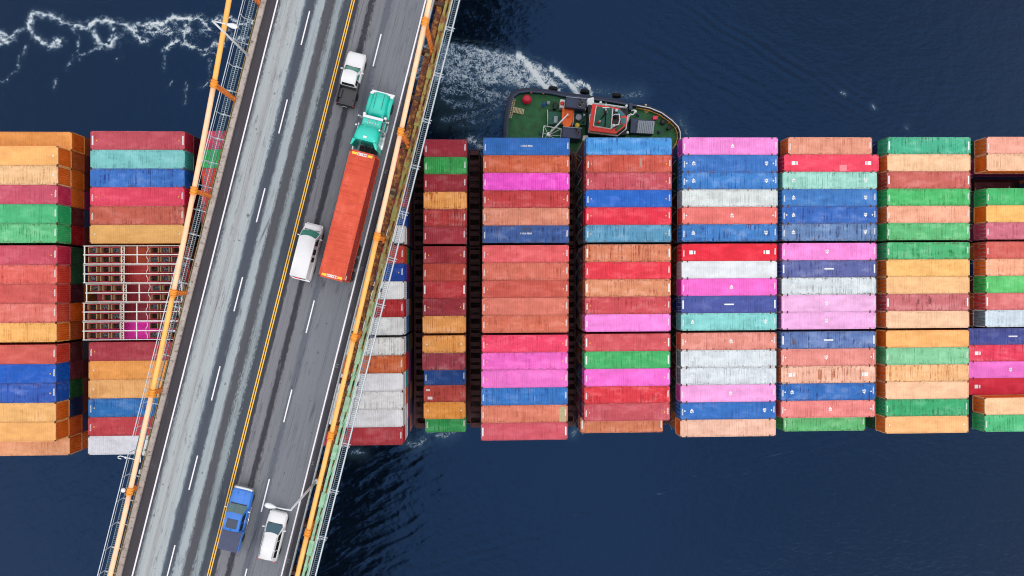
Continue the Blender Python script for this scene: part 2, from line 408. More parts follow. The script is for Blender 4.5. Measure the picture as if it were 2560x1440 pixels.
    ext = np.array([(o0, o0+1, c[1], c[0]), (o0+1, o0+2, c[2], c[1]), (o0+2, o0+3, c[3], c[2]), (o0+3, o0, c[0], c[3])])
    q = np.vstack([q, ext])
    me.vertices.add(len(co)); me.vertices.foreach_set('co', co.ravel())
    me.loops.add(q.size); me.loops.foreach_set('vertex_index', q.ravel().astype(np.int32))
    me.polygons.add(len(q)); me.polygons.foreach_set('loop_start', np.arange(0, q.size, 4, dtype=np.int32))
    me.update(calc_edges=True)
    me.polygons.foreach_set('use_smooth', np.ones(len(q), bool))
    for nme, arr in (('foam', foam), ('aerated', aer)):
        a = me.attributes.new(nme, 'FLOAT', 'POINT')
        a.data.foreach_set('value', np.concatenate([arr.ravel(), np.zeros(4)]).astype(np.float32))
    me.materials.append(WATER_M)
    o = ob('water', me); o['kind'] = 'structure'; return o
build_water()

# ------------------------------------------------------------------ container ship
PITCH = 2.47
def row_y(j):
    if j <= 5: return 6.48+(5-j+.5)*PITCH
    if j <= 10: return (8-j)*PITCH
    return -6.48-(j-11+.5)*PITCH
def ship(x, y, z):
    """ship frame to world: the ship lies half a degree off the picture's edge"""
    return (x+.008*y, y-.18+.0094*x, z)
SHIP_RZ = R(.30)
HULL = M('hull_paint', (38,40,52), .5, var=.25, dirt=(60,38,34), dirt_amt=.1)
DECK = M('deck_oxide', (62,34,34), .8, var=.35, scale=.8, dirt=(34,24,24), dirt_amt=.2)
LASH = M('lashing_bridge_oxide', (74,34,38), .75, var=.35, scale=1.5, dirt=(40,28,28), dirt_amt=.25)
STEEL = M('galvanised_steel', (165,168,170), .45, .6, var=.2)
ship_e = thing('container_ship', 'large container ship stacked with colourful containers, passing under the bridge', 'container ship', ship(0,0,0), SHIP_RZ)
def sp(x0, x1, y0, y1, z0, z1, name, mat):
    return ob(name, MB().box(x0, x1, y0, y1, z0, z1), ship_e, mat=mat)
hb = MB()
prof = [(-150,19),(-145,21.2),(-135,21.75),(140,21.75),(150,21)]
hb.prism([(x, w) for x, w in prof]+[(x, -w) for x, w in reversed(prof)], -2, 5.2)
ob('hull', hb, ship_e, mat=HULL)
dk = MB(); dk.prism([(x, w-.15) for x, w in prof]+[(x, -w+.15) for x, w in reversed(prof)], 5.204, 5.24)
ob('deck', dk, ship_e, mat=DECK)
for sgn in (1, -1):
    b = MB(); b.box(-135, 140, sgn*21.55-.06, sgn*21.55+.06, 5.25, 6.3); ob('bulwark', b, ship_e, mat=HULL)
CM = container_mat()
# bays: name -> (centre x, length, top z, tier height, base z)
def xc(px0, px1, z, py=607): return (W(px0, py, z).x+W(px1, py, z).x)/2
BAYS = {
 'A':  (W(142,607,27).x-6.095, 12.19, 27.0, 2.9),
 'B':  (xc(223,459,24.4), 12.19, 24.4, 2.9),
 'B2': (W(502,400,24.4).x+6.095, 12.19, 24.4, 2.9),
 'C0': (W(1010,720,21.5).x-6.095, 12.19, 21.5, 2.9),
 'D':  (xc(1057.5,1164.5,19), 6.06, 19.0, 2.6),
 'E':  (xc(1205,1422,20), 12.19, 20.0, 2.6),
 'F':  (xc(1463,1677,20), 12.19, 20.0, 2.6),
 'G':  (xc(1704,1942,20), 13.72, 20.0, 2.6),
 'H':  (xc(1955,2190,20), 13.72, 20.0, 2.6),
 'I':  (xc(2216,2424,20), 12.19, 20.0, 2.6),
 'J':  (W(2464.5,720,20).x+6.095, 12.19, 20.0, 2.6)}
order = ['A','B','B2','C0','D','E','F','G','H','I','J']
# hatch covers under the three blocks of every bay, lashing bridges in the gaps
hm = M('hatch_cover_oxide', (92,46,42), .8, var=.3, scale=.7, dirt=(45,30,28), dirt_amt=.2)
def tiers(bay):
    x, ln, zt, th = BAYS[bay]; k = int((zt-6.0)/th); return k, zt-k*th
for bname in order:
    x, ln, zt, th = BAYS[bname]; k, z0 = tiers(bname)
    for y0, y1 in ((6.42,21.4),(-6.25,6.25),(-21.4,-6.42)):
        b = MB(); b.box(x-ln/2-.2, x+ln/2+.2, y0, y1, 5.26, z0-.04)
        ob('hatch_cover', b, ship_e, mat=hm)
for a, c in zip(order[:-1], order[1:]):
    xa = BAYS[a][0]+BAYS[a][1]/2; xb = BAYS[c][0]-BAYS[c][1]/2; g = xb-xa
    if a == 'B2': xa = xb-3.2; g = 3.2
    if g < .9: continue
    w = min(1.7, g-.35); xm = (xa+xb)/2
    lb = ob('lashing_bridge', MB().box(xm-w/2, xm-w/2+.16, -20.9, 20.9, 10.9, 11.5).box(xm+w/2-.16, xm+w/2, -20.9, 20.9, 10.9, 11.5), ship_e, mat=LASH)
    for j in range(17):
        y = row_y(j); p = MB()
        p.box(xm-w/2+.163, xm+w/2-.163, y-1.0, y-.35, 11.34, 11.42).box(xm-w/2+.163, xm+w/2-.163, y+.45, y+1.05, 11.34, 11.42)
        ob('platform', p, lb, mat=LASH)
    for j in range(18):
        y = row_y(0)+1.3-j*2.5
        ob('post', MB().box(xm-w/2+.02, xm-w/2+.14, y-.1, y+.1, 5.3, 10.88).box(xm+w/2-.14, xm+w/2-.02, y-.1, y+.1, 5.3, 10.88).box(xm-w/2+.163, xm+w/2-.163, y-.08, y+.08, 10.95, 11.2), lb, mat=LASH)
    if c in 'FGHIJ':
        rods = MB()
        for j in range(17):
            y = row_y(j); zc = BAYS[c][2]-BAYS[c][3]
            for sy in (-1, 1):
                rods.tube([(xm+w*.3, y+sy*1.05, 11.5), (xb-.06, y-sy*1.05, zc)], .03, 4); rods.tube([(xm+w*.3, y+sy*.9, 11.5), (xb-.06, y-sy*1.05, zc-2.6)], .03, 4)
        ro = ob('lashing_rods', rods, lb, mat=STEEL); ro['kind'] = 'stuff'
    for sx in (-1, 1):
        p = MB()
        for z in (12.0, 12.5): p.tube([(xm+sx*w*.46, -20.8, z), (xm+sx*w*.46, 20.8, z)], .03, 5)
        for y in np.arange(-20.6, 20.7, 2.06): p.tube([(xm+sx*w*.46, y, 11.5), (xm+sx*w*.46, y, 12.5)], .025, 5)
        ob('handrail', p, lb, mat=LASH)

# ------------------------------------------------------------------ containers
CW = 2.44
def corr(length, pitch, depth):
    """trapezoid corrugation: list of (position, offset)"""
    n = max(3, int(length/pitch)); p = length/n; out = []
    for i in range(n):
        a = -length/2+i*p
        out += [(a, 0), (a+p*.28, 0), (a+p*.42, -depth), (a+p*.80, -depth)]
    out.append((length/2, 0)); return out
TM = {}
def container_meshes(ln, h):
    key = (ln, h)
    if key in TM: return TM[key]
    T = {}; l2, w2 = ln/2, CW/2
    f = MB()                                              # frame: posts, rails
    for sx in (-1, 1):
        for sy in (-1, 1): f.cbox((sx*(l2-.06), sy*(w2-.06), h/2), (.12, .12, h-.24))
        f.cbox((sx*(l2-.05), 0, h-.06), (.10, CW-.26, .12)); f.cbox((sx*(l2-.05), 0, .09), (.10, CW-.26, .16))
    for sy in (-1, 1):
        f.cbox((0, sy*(w2-.035), h-.045), (ln-.30, .07, .07)); f.cbox((0, sy*(w2-.05), .09), (ln-.30, .10, .16))
    f.box(-l2+.1, l2-.1, -w2+.1, w2-.1, .12, .16)
    T['frame'] = f.mesh('frame', [CM])
    r = MB(); c = corr(ln-.62, .26, .024); zt = h-.028     # stamped roof between flat end plates
    ys = (-w2+.072, w2-.072)
    vs = [(x, y, zt+o) for x, o in c for y in ys]
    fs = [(2*i, 2*i+2, 2*i+3, 2*i+1) for i in range(len(c)-1)]
    r.add(vs, fs); xe = (ln-.62)/2
    for sx in (-1, 1): r.box(min(sx*xe, sx*(l2-.102)), max(sx*xe, sx*(l2-.102)), ys[0], ys[1], zt-.03, zt)
    T['roof'] = r.mesh('roof', [CM])
    for sy, nm in ((1, 'sideL'), (-1, 'sideR')):
        s = MB(); c = corr(ln-.26, .275, .034)
        vs = [(x, sy*(w2-.012+o), z) for x, o in c for z in (.17, h-.08)]
        fs = [(2*i, 2*i+2, 2*i+3, 2*i+1) for i in range(len(c)-1)]
        if sy > 0: fs = [q[::-1] for q in fs]
        s.add(vs, fs); T[nm] = s.mesh('side_wall', [CM])
    e = MB(); c = corr(CW-.26, .25, .04)                  # closed front end, vertical corrugation
    vs = [(l2-.012+o, y, z) for y, o in c for z in (.17, h-.12)]
    e.add(vs, [(2*i, 2*i+2, 2*i+3, 2*i+1) for i in range(len(c)-1)]); T['front'] = e.mesh('front_wall', [CM])
    for sy, nm in ((1, 'doorL'), (-1, 'doorR')):
        d = MB(); y0, y1 = sorted((sy*.012, sy*(w2-.125))); zz = np.linspace(.19, h-.14, 6)
        for k in range(5): d.box(-l2+.03, -l2+.075, y0, y1, zz[k]+.012, zz[k+1]-.012)
        d.box(-l2+.05, -l2+.09, y0, y1, .18, h-.13); T[nm] = d.mesh('door', [CM])
        q = MB()
        for yy in (.32, .86):
            q.tube([(-l2+.0, sy*yy, .10), (-l2+.0, sy*yy, h-.08)], .022, 6); q.cbox((-l2-.01, sy*(yy+.13), 1.15), (.03, .26, .05))
            for zk in (.35, 1.4, h-.4): q.cbox((-l2+.01, sy*yy, zk), (.05, .10, .10))
        T[nm+'_rods'] = q.mesh('lock_rods', [STEEL])
    cs = MB(); cs.cbox((0,0,0), (.178,.162,.118)); T['cast'] = cs.mesh('corner_casting', [CAST])
    TM[key] = T; return T
CAST = M('rusty_casting', (96,62,46), .8, var=.4, scale=9, dirt=(60,34,24), dirt_amt=.3)
MARK = M('white_marking', (222,222,222), .6, var=.06)
MARKY = M('yellow_marking', (246,196,60), .6, var=.08)
def text_mesh(txt, size, mat, name):
    cu = bpy.data.curves.new(name, 'FONT'); cu.body = txt; cu.size = size; cu.align_x = 'CENTER'; cu.align_y = 'CENTER'; cu.offset = size*.035; cu.extrude = .002
    o = bpy.data.objects.new(name, cu); COL.objects.link(o)
    dg = bpy.context.evaluated_depsgraph_get(); me = bpy.data.meshes.new_from_object(o.evaluated_get(dg)); me.name = name
    bpy.data.objects.remove(o); me.materials.clear(); me.materials.append(mat); return me
def glyph_bar(n, w, h, seed, gap=.28, spaces=()):
    """a line of worn stencilled characters, too small to read"""
    g = random.Random(seed); b = MB(); p = w/n
    for i in range(n):
        if i in spaces: continue
        x0 = -w/2+i*p+p*gap/2; x1 = x0+p*(1-gap)
        b.box(x0, x1, -h/2, -h/2+h*.22, 0, .004); b.box(x0, x0+(x1-x0)*.34, -h/2+h*.22, h/2, 0, .004)
        if g.random() < .75: b.box(x0+(x1-x0)*.34, x1, h/2-h*.24, h/2, 0, .004)
        if g.random() < .6: b.box(x0+(x1-x0)*.66, x1, -h/2+h*.22, h/2-h*.24, 0, .004)
    return b
CODE = glyph_bar(7, .9, .17, 3, .04).mesh('code_marking', [MARK])
CODE_W = MB().box(-.6, .6, -.10, .10, 0, .004).mesh('code_plate', [MARK])
FT45 = text_mesh('45', .62, MARK, 'length_marking')
NAME_T = glyph_bar(15, 1.65, .22, 5, .16, (1,8)).mesh('name_marking', [MARK])
BAR = MB().box(-.68, .68, -.10, .10, 0, .004).mesh('name_marking', [MARK])
SQ = MB().box(-.27, .27, -.27, .27, 0, .004).mesh('emblem_marking', [MARK])
SQ2 = MB().box(-.10, .10, -.24, .24, 0, .004).mesh('emblem_marking', [MARK])
TRI = MB().prism([(-.10,-.09),(.10,-.09),(0,.10)], 0, .004).mesh('warning_triangle', [MARKY])
DISC = MB().lathe([(.11,0),(.11,.004)], n=10).mesh('warning_disc', [MARK])

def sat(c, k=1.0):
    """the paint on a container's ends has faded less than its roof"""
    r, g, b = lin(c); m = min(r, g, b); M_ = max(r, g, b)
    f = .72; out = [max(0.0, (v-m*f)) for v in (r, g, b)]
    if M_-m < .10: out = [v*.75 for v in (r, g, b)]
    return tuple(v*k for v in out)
ORD = ['first','second','third','fourth','fifth','sixth','seventh','eighth','ninth','tenth','eleventh','twelfth','thirteenth','fourteenth','fifteenth','sixteenth','seventeenth']
BAYTXT = {'A':'the leftmost bay','B':'the second bay from left','B2':'the bay half under the bridge','C0':'the bay touching the bridge','D':'the bay of short containers',
          'E':'the sixth bay from right','F':'the fifth bay from right','G':'the fourth bay from right','H':'the third bay from right','I':'the second bay from right','J':'the rightmost bay'}
n_cont = [0]
def container(x, y, ztop, ln, h, col, label, wear=.5, flip=False, detail=2, marks='', group='containers stacked on the ship', endcol=None):
    """detail 2: everything, 1: walls, roof and doors only"""
    n_cont[0] += 1
    T = container_meshes(ln, h)
    px, py, pz = ship(x, y, ztop-h)
    e = thing('shipping_container', label, 'container', (px, py, pz), SHIP_RZ+(math.pi if flip else 0), group)
    if not endcol and cname(col) in ('light orange','peach') and sum(col) < 640: endcol = (238,112,28)  # deep orange ends; the pale roof colour includes painted-in sky reflection
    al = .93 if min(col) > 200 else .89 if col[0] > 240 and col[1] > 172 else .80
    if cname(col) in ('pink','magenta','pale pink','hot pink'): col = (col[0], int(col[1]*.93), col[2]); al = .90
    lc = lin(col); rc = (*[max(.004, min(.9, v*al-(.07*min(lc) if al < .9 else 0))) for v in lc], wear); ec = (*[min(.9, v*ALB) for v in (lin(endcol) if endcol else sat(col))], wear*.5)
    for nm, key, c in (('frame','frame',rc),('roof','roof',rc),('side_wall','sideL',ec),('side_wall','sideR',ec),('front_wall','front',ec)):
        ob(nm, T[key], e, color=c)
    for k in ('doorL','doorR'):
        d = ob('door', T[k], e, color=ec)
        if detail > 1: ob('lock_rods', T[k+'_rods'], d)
    if detail < 2: return e
    xs = [ln/2-.087]+([6.095-.087] if ln > 13 else [])
    for xx in xs:
        for sx in (-1, 1):
            for sy in (-1, 1): ob('corner_casting', T['cast'], e, (sx*xx, sy*(CW/2-.079), h-.057))
    zt = h-.022
    s = -1 if flip else 1
    if 'c' in marks:
        for sx in (-1, 1): ob('code_marking', CODE, e, (sx*(ln/2-.28), .12*sx, zt), math.pi/2)
    if 'w' in marks:
        for sx in (-1, 1): ob('code_plate', CODE_W, e, (sx*(ln/2-.25), 0, zt), math.pi/2)
    if 't' in marks:
        for sx in (-1, 1): ob('warning_triangle', TRI, e, (sx*(ln/2-.75), 0, zt), 0)
    if 'd' in marks:
        for sx in (-1, 1): ob('warning_disc', DISC, e, (sx*(ln/2-.62), 0, zt), 0)
    if '4' in marks:
        for sx in (-1, 1): ob('length_marking', FT45, e, (sx*(ln/2-1.6), 0, zt), R(90)*sx)
    if '5' in marks: ob('length_marking', FT45, e, (-.3, 0, zt), R(90))
    if 'n' in marks: ob('name_marking', NAME_T, e, (0, .1, zt), -e.rotation_euler[2])
    if 'b' in marks: ob('name_marking', BAR, e, (0, 0, zt), 0)
    if 'q' in marks:
        for sx in (-1, 1): ob('emblem_marking', SQ, e, (sx*(ln/2-1.35), 0, zt)); ob('emblem_marking', SQ2, e, (sx*(ln/2-1.35)-sx*.5, 0, zt))
    return e
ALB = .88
CN = [((252,190,115),'light orange'),((250,203,160),'peach'),((240,145,120),'salmon'),((230,115,82),'burnt orange'),((222,95,85),'brick red'),((245,55,80),'bright red'),((225,92,112),'rose red'),
      ((175,52,66),'maroon'),((205,68,75),'dark red'),((250,95,215),'magenta'),((248,135,212),'pink'),((243,190,226),'pale pink'),((250,75,110),'hot pink'),((252,118,118),'coral'),
      ((40,112,210),'blue'),((75,150,230),'sky blue'),((85,98,176),'indigo'),((110,140,195),'slate blue'),((105,170,208),'steel blue'),((150,230,226),'turquoise'),((176,233,220),'mint'),
      ((75,190,115),'green'),((118,212,140),'light green'),((78,192,152),'jade green'),((222,226,230),'white'),((210,220,228),'pale grey'),((60,70,110),'navy'),((35,80,55),'dark green'),((90,35,38),'dark maroon')]
def cname(c):
    return min(CN, key=lambda k: sum((a-b)**2 for a, b in zip(k[0], c)))[1]
o1=(255,190,118); o2=(255,174,92); pe=(250,203,160)
TAB = {
'A': [(o2,.3,''),(o1,.15,'d'),((250,205,155),.7,'d'),((220,95,120),.5,'ct'),((85,200,135),.4,'c'),((110,210,145),1,'c'),((220,90,110),.4,'ct'),((245,115,105),.8,'c'),((225,100,95),.3,'c'),((245,132,120),.7,'c'),((253,190,110),.6,''),
      ((228,105,95),.3,'c'),((20,100,210),.35,'ct'),((55,105,205),.9,'ct'),((252,195,125),.5,''),(o1,.15,''),((250,185,140),.5,'')],
'B': [((220,95,110),.4,'wt'),((150,228,228),.6,''),((70,135,225),.9,''),((242,80,105),.4,'ct'),((225,115,95),.7,'c'),((250,193,118),.15,'d'),None,None,None,None,None,((200,70,85),.4,'ct'),(o2,.3,'d'),((252,190,122),.4,'d'),((45,130,210),.8,'ct'),((220,75,85),.5,'ct'),((230,230,238),.2,'')],
'B2':[((210,70,105),.4,'ct'),((45,185,95),.4,''),((230,65,50),.4,''),((225,70,60),.4,''),((190,60,60),.4,''),((45,110,220),.4,'c')]+[None]*11,
'C0':[((175,52,66),.4,''),((222,95,85),.4,''),((160,60,80),.5,'c'),((190,60,90),.5,'c'),((30,72,165),.4,'ct'),((228,228,230),.5,''),((200,65,60),.5,'c'),((20,72,172),.4,'ct'),((232,232,234),.15,''),((195,45,50),.6,'c'),((228,230,230),.5,''),
      ((230,230,228),.9,''),((226,116,66),.8,'c'),((230,230,235),.2,''),((230,230,230),.7,''),((228,228,232),.3,''),((195,60,72),.6,'c')],
'D': [((172,46,66),.4,'c'),((65,178,92),.8,'c'),((172,46,60),.5,'c'),((250,176,98),1,''),((202,66,66),1,'c'),((182,56,70),.4,'c'),((176,50,60),.4,'ct'),((206,82,66),.4,'c'),((206,60,66),.5,'w'),((166,46,60),.4,'ct'),((250,172,96),.8,''),
      ((250,172,92),.7,'d'),((172,66,82),1,''),((26,82,162),.5,'c'),((206,82,72),.9,''),((250,166,72),.6,'d'),((50,176,96),.7,'c')],
'E': [((45,116,202),.25,'cn'),((230,115,80),.7,'c'),((250,95,215),.5,'c'),((216,72,76),.8,'ct'),((240,156,130),.5,'ct'),((66,102,172),.9,'cn'),((252,112,116),.4,'ct'),((235,126,106),.6,'ct'),((222,100,86),.4,'ct'),((240,136,118),.25,'ct'),((235,126,100),.6,'ct'),
      ((250,76,112),.6,'ct'),((248,116,205),.6,'ct'),((248,132,212),.3,'ct'),((56,132,216),.8,'c'),((240,142,116),.6,'c'),((226,96,112),.4,'w')],
'F': [((82,166,240),.9,''),((220,96,80),.6,'ct'),((216,92,106),.8,'ct'),((36,112,216),.4,'ct'),((246,52,80),.5,'ct'),((104,170,208),.9,'ct'),((236,148,112),1,'w'),((250,62,82),.5,'c'),((242,162,122),.8,'w'),((226,88,96),.8,'ct'),((250,152,226),.3,'c'),
      ((230,96,104),.5,'wt'),((76,196,116),.5,'w'),((250,122,216),.3,'ct'),((240,62,76),.9,'c'),((214,92,104),.5,'ct'),((242,152,112),.7,'w')],
'G': [((245,156,220),.3,'c5'),((62,127,210),.5,'c4d'),((66,140,220),.8,'c4d'),((215,222,222),.6,'4'),((248,132,126),.3,'c5d'),((72,140,215),1,'c4'),((248,40,66),.2,'cq'),((226,231,236),.15,'4'),((248,120,210),.2,'c5'),((82,97,176),.4,'bw'),((152,230,228),.6,'c4'),
      ((245,160,146),.6,'c5d'),((218,226,232),.6,'4'),((216,223,230),.7,'4'),((245,180,226),.2,'c5'),((50,120,206),.5,'c4d'),((245,198,176),.5,'')],
'H': [((248,172,146),.6,'c'),((245,76,100),.4,'q'),((176,233,220),.8,'4'),((70,135,210),.5,'c4'),((60,116,205),.7,'c4d'),((116,150,200),1,'c4'),((248,156,222),.3,'c5'),((106,116,180),.8,'bw'),((212,221,226),.9,'4'),((240,196,228),.2,'c5'),((240,191,228),.2,'c5'),
      ((106,136,196),.9,'bw'),((248,160,150),.4,'c5d'),((246,192,168),1,'q'),((46,116,200),.8,'c4d'),((250,150,146),.5,'c5d'),((116,215,140),.8,'c')],
'I': [((80,195,156),1,'w'),((250,206,166),.4,''),((220,116,106),.7,'w'),((86,205,120),.7,'c'),((248,182,152),.5,'c'),((110,206,136),.8,'c'),((86,196,130),1,'c'),((251,196,122),.3,''),((250,200,146),.3,''),((220,126,130),.8,'w'),((250,206,170),.3,''),
      ((251,187,116),.3,''),((150,221,172),.6,'c'),((250,196,142),.9,''),((250,203,166),.2,''),((60,182,120),.8,'c'),((250,191,132),.2,'d')],
'J': [((245,176,156),.5,'c'),((248,201,166),.6,''),None,((80,200,120),.6,'c'),((252,196,116),.3,''),((226,126,146),.6,'c'),((225,106,96),.4,'c'),((250,182,146),.6,''),((110,216,126),.5,'c'),((238,132,132),.5,'w'),((202,216,226),.6,''),
      ((82,92,172),.6,'b'),((240,66,96),.8,'q'),((248,131,215),.2,'5'),((238,42,72),.2,'q'),((252,206,162),.3,''),((90,206,140),.7,'c')]}
T2 = {'A': [None,(200,95,40),(240,120,30),(238,120,40),(110,40,45),(165,25,35),(40,85,60),(40,90,60),(80,30,45),(240,110,25),(190,90,40),(95,38,42),(120,50,60),(30,95,50),(35,50,95),(235,105,35),(240,120,50)],
      'B': [(110,40,50),(120,50,40),(60,50,90),(120,40,50),(90,35,40),(120,60,40),None,None,None,None,None,(130,45,50),(60,80,150),(150,60,40),(120,40,50),(170,90,40),(90,90,95)],
      'C0':[None]*4+[(35,60,130),(135,60,45),(30,140,60),(140,30,110),(40,60,110),(150,175,205),(90,130,200),(50,70,120),(205,40,40),(30,170,175),(225,100,50),(225,225,225),(225,225,225)]}
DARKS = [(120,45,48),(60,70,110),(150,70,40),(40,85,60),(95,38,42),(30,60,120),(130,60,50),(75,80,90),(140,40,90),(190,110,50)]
WORN = lambda w: 'rust-streaked ' if w >= .9 else 'weathered ' if w >= .6 else ''
deep = []      # hidden tiers: (x, y, ztop, len, h, colour)
LOW = {('A',0):1,('A',16):1,('D',13):1,('D',14):1,('D',15):1,('D',16):2,('F',16):2,('H',16):1,('J',11):1,('J',12):1,('J',13):1,('J',14):1}
for bname in order:
    x0, ln0, zt0, th = BAYS[bname]; kt, zb = tiers(bname)
    for j in range(17):
        y = row_y(j); low = LOW.get((bname, j), 0); ent = TAB[bname][j]
        ln = ln0; x = x0
        if bname == 'H' and j in (0, 16): ln = 12.19; x = x0 if j == 0 else xc(1960,2167,17.4,1065)
        if bname == 'H' and j == 1: x = x0+.22
        if bname == 'J' and 11 <= j <= 14: ln = 13.72; x = W(2421,900,17.4).x+6.86
        if bname == 'F' and j == 16: x = xc(1454,1660,16.2,1065)
        if bname == 'J' and j == 2:
            for sx, c in ((-1,(72,98,132)),(1,(128,42,56))):
                container(x0+sx*3.2-.55, y, zb+th, 6.06, th, c, f'short {"blue-grey" if sx<0 else "maroon"} container deep in the pit of the rightmost bay', .4, marks='c')
            continue
        rack = bname == 'B' and 6 <= j <= 10
        hidden = ent is None and not rack
        ztop = 16.2 if (bname, j) == ('F', 16) else zt0-low*th
        g = random.Random(hash((ord(bname[0])+len(bname)*7, j)) & 0xffff)
        first = 1
        if rack: pass
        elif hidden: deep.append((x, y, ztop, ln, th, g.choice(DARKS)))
        else:
            col, wear, mk = ent
            feat = {'5':' with central white mark','q':' with white square emblems','b':' with a white bar'}.get(next((q for q in mk if q in '5qb'), ''), '')
            size = 'short ' if bname == 'D' else ''
            lab = f'{size}{WORN(wear)}{cname(col)} container{feat}, {ORD[j]} from top in {BAYTXT[bname]}'
            if len(lab.split()) > 16: lab = f'{size}{cname(col)} container{feat}, {ORD[j]} from top in {BAYTXT[bname]}'
            if len(lab.split()) > 16: lab = f'{size}{cname(col)} container, {ORD[j]} from top in {BAYTXT[bname]}'
            if bname == 'B' and j > 10: lab = f'{WORN(wear)}{cname(col)} container, {ORD[j-11]} below the open racks in {BAYTXT[bname]}'
            container(x, y, ztop, ln, th, col, lab, wear, flip=(bname not in 'ABC0B2' and g.random() < .12), marks=mk)
        for k in range(1, kt-low):
            zk = ztop-k*th
            if rack and k == 1: continue
            lk = 12.19 if ln > 13 else ln
            c2 = T2.get(bname, [None]*17)[j] if k == 1 else None
            if k == 1 and (c2 or bname in 'FGHIJ'):
                c2 = c2 or g.choice(DARKS)
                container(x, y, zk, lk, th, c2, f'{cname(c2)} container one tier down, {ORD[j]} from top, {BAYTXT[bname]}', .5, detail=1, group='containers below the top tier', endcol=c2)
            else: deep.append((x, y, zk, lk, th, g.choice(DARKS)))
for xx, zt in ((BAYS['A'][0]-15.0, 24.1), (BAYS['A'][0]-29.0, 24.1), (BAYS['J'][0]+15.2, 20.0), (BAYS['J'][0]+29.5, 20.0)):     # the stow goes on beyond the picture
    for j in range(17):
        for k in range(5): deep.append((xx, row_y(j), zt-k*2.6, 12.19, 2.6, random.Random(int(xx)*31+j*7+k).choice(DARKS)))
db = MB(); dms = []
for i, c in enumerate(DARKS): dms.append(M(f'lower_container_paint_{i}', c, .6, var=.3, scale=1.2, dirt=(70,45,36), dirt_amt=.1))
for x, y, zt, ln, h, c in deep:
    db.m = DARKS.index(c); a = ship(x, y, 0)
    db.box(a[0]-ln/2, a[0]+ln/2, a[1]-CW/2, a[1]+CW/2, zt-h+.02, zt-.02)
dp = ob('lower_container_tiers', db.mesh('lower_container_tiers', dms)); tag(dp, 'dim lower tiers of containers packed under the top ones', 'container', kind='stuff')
def patch(px, py, z, w, d, srgb, cont_label, name='repair_patch'):
    for o in bpy.data.objects:
        if o.parent is None and o.get('label') == cont_label:
            q = W(px, py, z); v = q-Vector(o.location)
            if abs(o.rotation_euler[2]) > 1: v = -v
            b_ = MB(); g_ = random.Random(int(px))
            if name == 'rust_stain':
                b_.box(-w/2, w/2, -.03, .03, -.004, .002); xx = -w/2
                while xx < w/2:
                    a_, c_ = d/2*g_.uniform(.35, 1), d/2*g_.uniform(.35, 1); b_.box(xx, xx+g_.uniform(.03, .09), -a_, c_, -.004, .0025); xx += g_.uniform(.07, .15)
            else: b_.box(-w/2, w/2, -d/2, d/2, -.004, .002)
            T_ = ob(name, b_, o, (v.x, v.y, z-o.location.z-.022), mat=M('patch_%d_%d_%d' % srgb, srgb, .6, var=.2, scale=4)); return T_
def lab_of(b, j):
    x0 = BAYS[b][0]
    for o in bpy.data.objects:
        if o.parent is None and o.get('category') == 'container' and o.get('group') == 'containers stacked on the ship' and abs(o.location.x-x0) < 2 and abs(o.location.y-ship(x0, row_y(j), 0)[1]) < .5: return o['label']
patch(2108,420,20,1.05,.9,(250,128,140),lab_of('H',1)); patch(1407,1036,20,1.0,2.1,(176,158,120),lab_of('E',15)); patch(1602,407,20,.35,1.2,(170,130,120),lab_of('F',1))
patch(2050,937,20,.5,1.7,(176,96,56),lab_of('H',13),'rust_stain'); patch(2083,936,20,.45,1.8,(168,90,52),lab_of('H',13),'rust_stain'); patch(1984,853,20,.3,1.3,(104,72,60),lab_of('H',11),'rust_stain')
patch(2296,754,20,.3,1.2,(110,56,54),lab_of('I',9),'rust_stain'); patch(2326,752,20,.4,1.5,(110,56,54),lab_of('I',9),'rust_stain'); patch(1316,573,20,1.3,.9,(62,66,84),lab_of('E',5),'rust_stain')
patch(1075,995,16.4,.7,.4,(214,204,204),lab_of('D',14),'paint_scuff'); patch(1070,975,16.4,.6,.3,(206,190,190),lab_of('D',14),'paint_scuff')
# ------------------------------------------------------------------ open racks with scrap bins (second bay, middle block)
RW = M('rack_white', (236,234,228), .55, var=.12, scale=4, dirt=(150,120,90), dirt_amt=.05)
RT = M('bin_tan', (182,146,108), .7, var=.2, scale=4)
RR = M('bin_red_lip', (205,48,70), .6, var=.2)
RB = M('bin_floor', (58,42,34), .9, var=.4, scale=5)
RG = M('scrap_metal', (138,150,162), .6, .3, var=.75, scale=7, dirt=(58,52,50), dirt_amt=.45)
RD = M('scrap_dark', (74,62,56), .8, var=.6, scale=6, dirt=(30,26,24), dirt_amt=.3)
RZ = 25.6; RX = xc(208,447,RZ,735)
RCOL = [((205,85,52),'orange-red'),((206,66,66),'red'),((168,48,62),'maroon'),((160,44,62),'dark crimson'),((250,50,190),'hot magenta')]
ft = lambda z: (z-717)/1345*12.3            # measured stations along the rack
def scrap(w, d, h, seed):
    g = random.Random(seed); b = MB(); nx, ny = 7, 5
    vs = [(-w/2+w*i/(nx-1), -d/2+d*j/(ny-1), h+g.uniform(-.14,.14)) for j in range(ny) for i in range(nx)]
    b.add(vs, [(j*nx+i, j*nx+i+1, (j+1)*nx+i+1, (j+1)*nx+i) for j in range(ny-1) for i in range(nx-1)])
    for k in range(9):
        x, y = g.uniform(-w*.4, w*.4), g.uniform(-d*.38, d*.38); a = g.uniform(0, 3.1); r = g.uniform(.08, .22)
        b.bar((x-r*math.cos(a), y-r*math.sin(a), h+g.uniform(0,.1)), (x+r*math.cos(a), y+r*math.sin(a), h+g.uniform(.05,.22)), g.uniform(.04,.11))
    return b
SCR = [scrap(1.0, .62, .42, k).mesh('scrap_fill', [RG]) for k in range(4)]+[scrap(1.0, .62, .30, 9+k).mesh('scrap_fill', [RD]) for k in range(4)]
bw, bd, bh = 1.14, .80, .95
b = MB()
